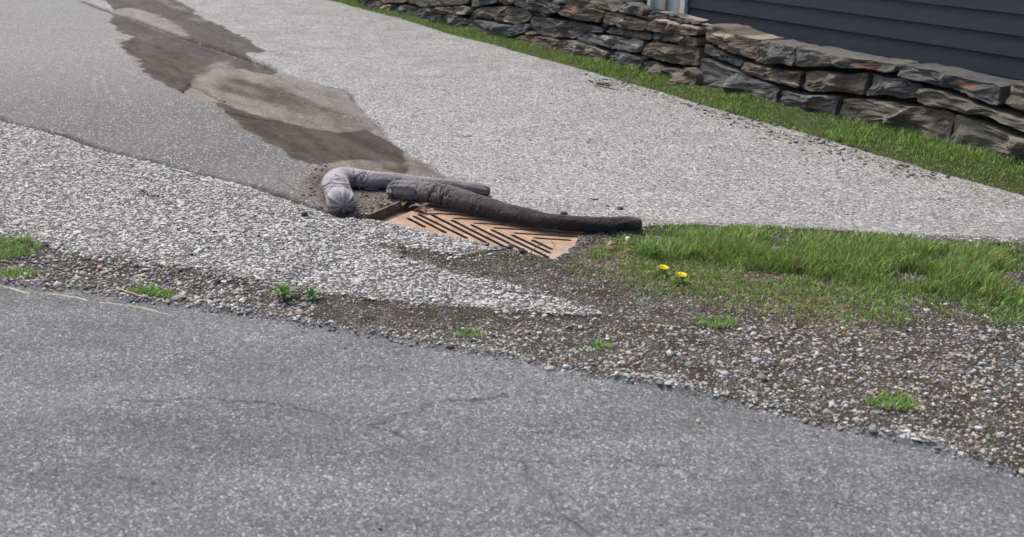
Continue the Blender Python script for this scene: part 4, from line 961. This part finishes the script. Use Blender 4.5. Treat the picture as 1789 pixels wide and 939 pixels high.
rock(187, 470, .009, (.45,.45,.45), 'white pebble touching the pink stone', 4)
rock(287, 363, .009, (.52,.28,.18), 'orange chip of stone left on the coarse asphalt', 5, .5)
rock(450, 366, .009, (.45,.22,.11), 'rust-orange chip near the seam left of the dark lump', 6, .4)
rock(1083, 366, .016, (.10,.10,.105), 'dark grey stone on the driveway behind the dark sock, right one', 7, .6)
rock(1061, 361, .011, (.11,.11,.11), 'small dark stone on the driveway, between the other two behind the dark sock', 8, .5)
rock(1040, 350, .015, (.13,.13,.13), 'flat dark stone on the driveway behind the dark sock, left one', 9, .35)
rock(985, 376, .020, (.03,.03,.03), 'black chip of asphalt against the back of the dark sock', 10, .35)
rock(891, 436, .017, (.07,.075,.08), 'dark stone on the front edge of the grate', 11, .6)
rock(893, 432, .008, (.36,.36,.35), 'pale pebble on the front edge of the grate', 12, .8)
rock(911, 443, .016, (.04,.042,.045), 'black stone by the right end of the grate', 13, .7)
rock(925, 445, .008, (.55,.50,.38), 'cream pebble by the right end of the grate', 14, .8)
rock(851, 434, .014, (.14,.15,.15), 'flat grey stone in front of the grate', 15, .4)
rock(392, 179, .016, (.05,.045,.04), 'small dark clod on the damp stain', 16, .35)
rock(342, 430, .012, (.12,.12,.12), 'dark stone in the coarse asphalt near the gravel strip', 17, .4)
rock(453, 417, .009, (.05,.05,.05), 'black pebble on the coarse asphalt, middle of the apron', 18, .6)
rock(112, 460, .014, (.15,.19,.20), 'blue-grey stone in the gravel left of the pink one', 19, .5)
rock(312, 520, .030, (.20,.205,.21), 'flat grey slab of rock beside the street', 20, .3)
rock(700, 453, .012, (.33,.22,.19), 'pinkish stone at the tip of the gravel tongue', 21, .6)
rock(705, 440, .011, (.12,.15,.16), 'blue-grey stone at the tip of the gravel tongue', 22, .6)
rock(1375, 452, .02, (.2,.2,.2), 'grey stone in the grass right of the dandelions', 23, .5)
rock(960, 640, .018, (.34,.30,.27), 'tan stone on the gravel strip below the apron', 24, .5)
rock(1330, 655, .02, (.16,.17,.18), 'grey stone on the gravel strip at lower right', 25, .5)
# clods in the far debris
for i, (x, y) in enumerate(((1033,143),(1047,147),(1062,150),(1054,148))):
    rock(x, y, .03 if i else .022, (.075,.062,.05), ('leftmost','second','rightmost','third')[i]+' dark clod of four where the driveway meets the grass', 40+i, .3, 'clod')

# ------------------------------------------------------------------ twigs and sticks
def twig(name, paths, rad, tint, label, cat='twig'):
    """paths: list of lists of (px, py, height above ground plane)"""
    V = []; F = []; org = at(*paths[0][0][:2], 0)
    for k, p in enumerate(paths):
        P = catmull([at(x, y, z) for x, y, z in p], max(8, 7*len(p))); P = P+rng.normal(0, .0008, P.shape)
        r = np.linspace(rad if k == 0 else rad*.7, rad*.35, len(P)); v, f = tube_mesh(P-org, r, 6); b = len(V); V += list(v); F += [tuple(i+b for i in q) for q in f]
    o = mesh(name, V, F, M_TWIG, smooth=True, attrs={'tint': np.tile(np.array(tint), (len(V), 1))}); o.location = org; tag(o, label, cat); return o
DK = (.045, .032, .028)
twig('twig', [[(559,290,.02),(570,297,.06),(582,304,.105),(594,309,.118),(601,313,.115),(604,317,.10)],[(601,310,.116),(602,314,.112),(605,318,.10)]], .0016, DK, 'thin dark twig lying over the bend of the pale sock')
twig('twig', [[(563,327,.07),(571,323,.10),(581,320,.118),(592,321,.120),(602,322,.118),(612,324,.09),(622,326,.05),(628,331,.03),(633,340,.02),(640,350,.012),(648,356,.010)],[(578,315,.125),(581,320,.119)],[(628,331,.03),(631,320,.04),(630,310,.07),(627,305,.10)],[(633,341,.02),(635,336,.03)]], .0018, DK, 'branched dark twig draped over the middle of the pale sock')
twig('twig', [[(487,312,.02),(497,320,.022),(510,328,.012),(525,335,.010),(548,336,.008)],[(496,319,.022),(495,315,.03)]], .0014, (.06,.05,.045), 'thin arched twig on the smooth asphalt left of the pale sock')
twig('twig', [[(540,310,.012),(550,318,.012),(562,322,.014)],[(545,316,.012),(552,326,.010),(560,330,.012)]], .0014, DK, 'short forked twig against the left side of the pale sock')
twig('twig', [[(903,472,.008),(925,464,.01),(945,457,.014),(960,455,.016),(972,458,.016),(985,461,.012),(1005,461,.016),(1028,463,.010)],[(934,461,.010),(940,452,.03),(944,446,.035)],[(1015,461,.015),(1000,468,.008),(990,470,.005)],[(966,457,.016),(973,466,.008),(985,476,.003)]], .0028, (.13,.11,.10), 'long grey branching stick in front of the right end of the grate', 'stick')
twig('twig', [[(928,452,.004),(928,440,.014),(935,434,.018),(944,426,.02),(950,422,.018)],[(940,429,.02),(952,428,.015)]], .0018, (.12,.10,.09), 'small forked twig lying on the right end of the grate')
twig('twig', [[(962,418,.006),(966,425,.012),(970,431,.006)],[(966,425,.01),(974,427,.006)]], .0014, (.16,.12,.09), 'tiny brown twig at the right end of the grate')
twig('stick', [[(0,459,.01),(30,460,.012),(65,460,.012),(95,470,.012),(130,478,.012),(165,484,.012),(195,487,.012),(215,496,.012),(245,506,.008)]], .0024, (.065,.05,.05), 'long dark stem lying along the gravel strip', 'stick')
twig('stick', [[(205,505,.006),(225,511,.010),(245,518,.008),(268,521,.006)]], .0045, (.42,.33,.23), 'short pale broken stick on the gravel beside the street', 'stick')
twig('stick', [[(292,464,.03),(285,472,.018),(277,482,.006)]], .0018, (.40,.34,.26), 'pale straw sticking up near the gravel edge', 'straw')
twig('twig', [[(330,446,.006),(345,456,.006),(372,457,.010),(398,455,.008),(425,456,.004)]], .0018, (.10,.085,.08), 'thin dark twig on the lower coarse asphalt')
twig('twig', [[(224,342,.005),(240,345,.008),(262,345,.005)]], .0020, (.07,.055,.05), 'short dark twig on the coarse asphalt at the left')
twig('twig', [[(880,508,.01),(920,512,.01),(970,512,.01),(1020,514,.008)],[(960,495,.008),(966,508,.008),(970,521,.004)]], .0018, (.10,.085,.07), 'thin crossing twigs on the gravel at the lower right')
twig('twig', [[(1040,150,.01),(1055,152,.03),(1072,156,.02),(1085,156,.01)],[(1028,140,.02),(1040,147,.01)]], .006, (.10,.075,.06), 'brown twigs at the far edge of the driveway by the grass')
twig('straw', [[(672,349,.03),(683,355,.03),(698,362,.02)]], .0012, (.45,.36,.22), 'thin tan straw across the edge bar of the drain', 'straw')
twig('straw', [[(1300,612,.006),(1330,618,.012),(1370,622,.006)]], .0016, (.40,.34,.24), 'dry straw on the verge at lower right', 'straw')

# ------------------------------------------------------------------ dead leaves at the drain
def dead_leaf(px, py, L, W, tint, label, seed, rz, z=.0, parent=None):
    V, F = leafmesh(L, W, seed, False, .1, 10); V[:, 2] += fbm(V[:, 0]*90+seed, V[:, 1]*90, o=2, seed=seed)*.006; V = V+np.array([0, 0, .004])
    V[:, 2] = np.maximum(V[:, 2], .0005); c = at(px, py, z); o = mesh('dead_leaf', V, F, M_LEAF, smooth=True, attrs={'tint': np.tile(np.array(tint), (len(V), 1))})
    so_ = o.modifiers.new('thick', 'SOLIDIFY'); so_.thickness = .0012
    o.location = (c[0], c[1], z); o.rotation_euler.z = rz; tag(o, label, 'leaf'); return o
dead_leaf(712, 366, .075, .036, (.26,.155,.14), 'crumpled red-brown leaf at the left corner of the grate', 1, -.4, PZ)
dead_leaf(728, 369, .070, .032, (.20,.11,.105), 'dark crumpled leaf across the first upper slots', 2, -.9, PZ)
dead_leaf(742, 373, .055, .026, (.25,.15,.13), 'small pinkish brown leaf next to the slots', 3, -.2, PZ)
dead_leaf(703, 362, .045, .024, (.42,.27,.13), 'tan curled leaf standing against the edge bar', 4, 1.1, PZ)
dead_leaf(1060, 432, .045, .022, (.34,.24,.18), 'pale brown leaf in the dead grass behind the tuft', 5, .4, .004)
dead_leaf(1072, 441, .04, .02, (.28,.14,.07), 'reddish brown leaf in the dead grass', 6, 2.2, .004)
dead_leaf(1095, 424, .04, .02, (.45,.40,.33), 'bleached leaf near the end of the dark sock', 7, 1.2, .006)

for pre, grp in (('stone', 'single stones lying about the drain, pavement and verge'), ('clod', 'dark clods at the far edge of the driveway'), ('twig', 'twigs lying round the drain'), ('stick', 'sticks on the gravel'),
                 ('straw', 'straws'), ('dead_leaf', 'dead leaves by the drain'), ('dandelion', 'dandelions in flower at the right'), ('weed', 'leafy weeds on the verge'), ('grass_tuft', 'small grass tufts on the verge')):
    for o in list(col.objects):
        if o.parent is None and o.get('category') and o.name.split('.')[0] == pre: o['group'] = ('dark clods at the far edge of the driveway' if o['category'] == 'clod' else grp)
        if o.parent is None and o.get('category') == 'clod': o.name = 'clod'
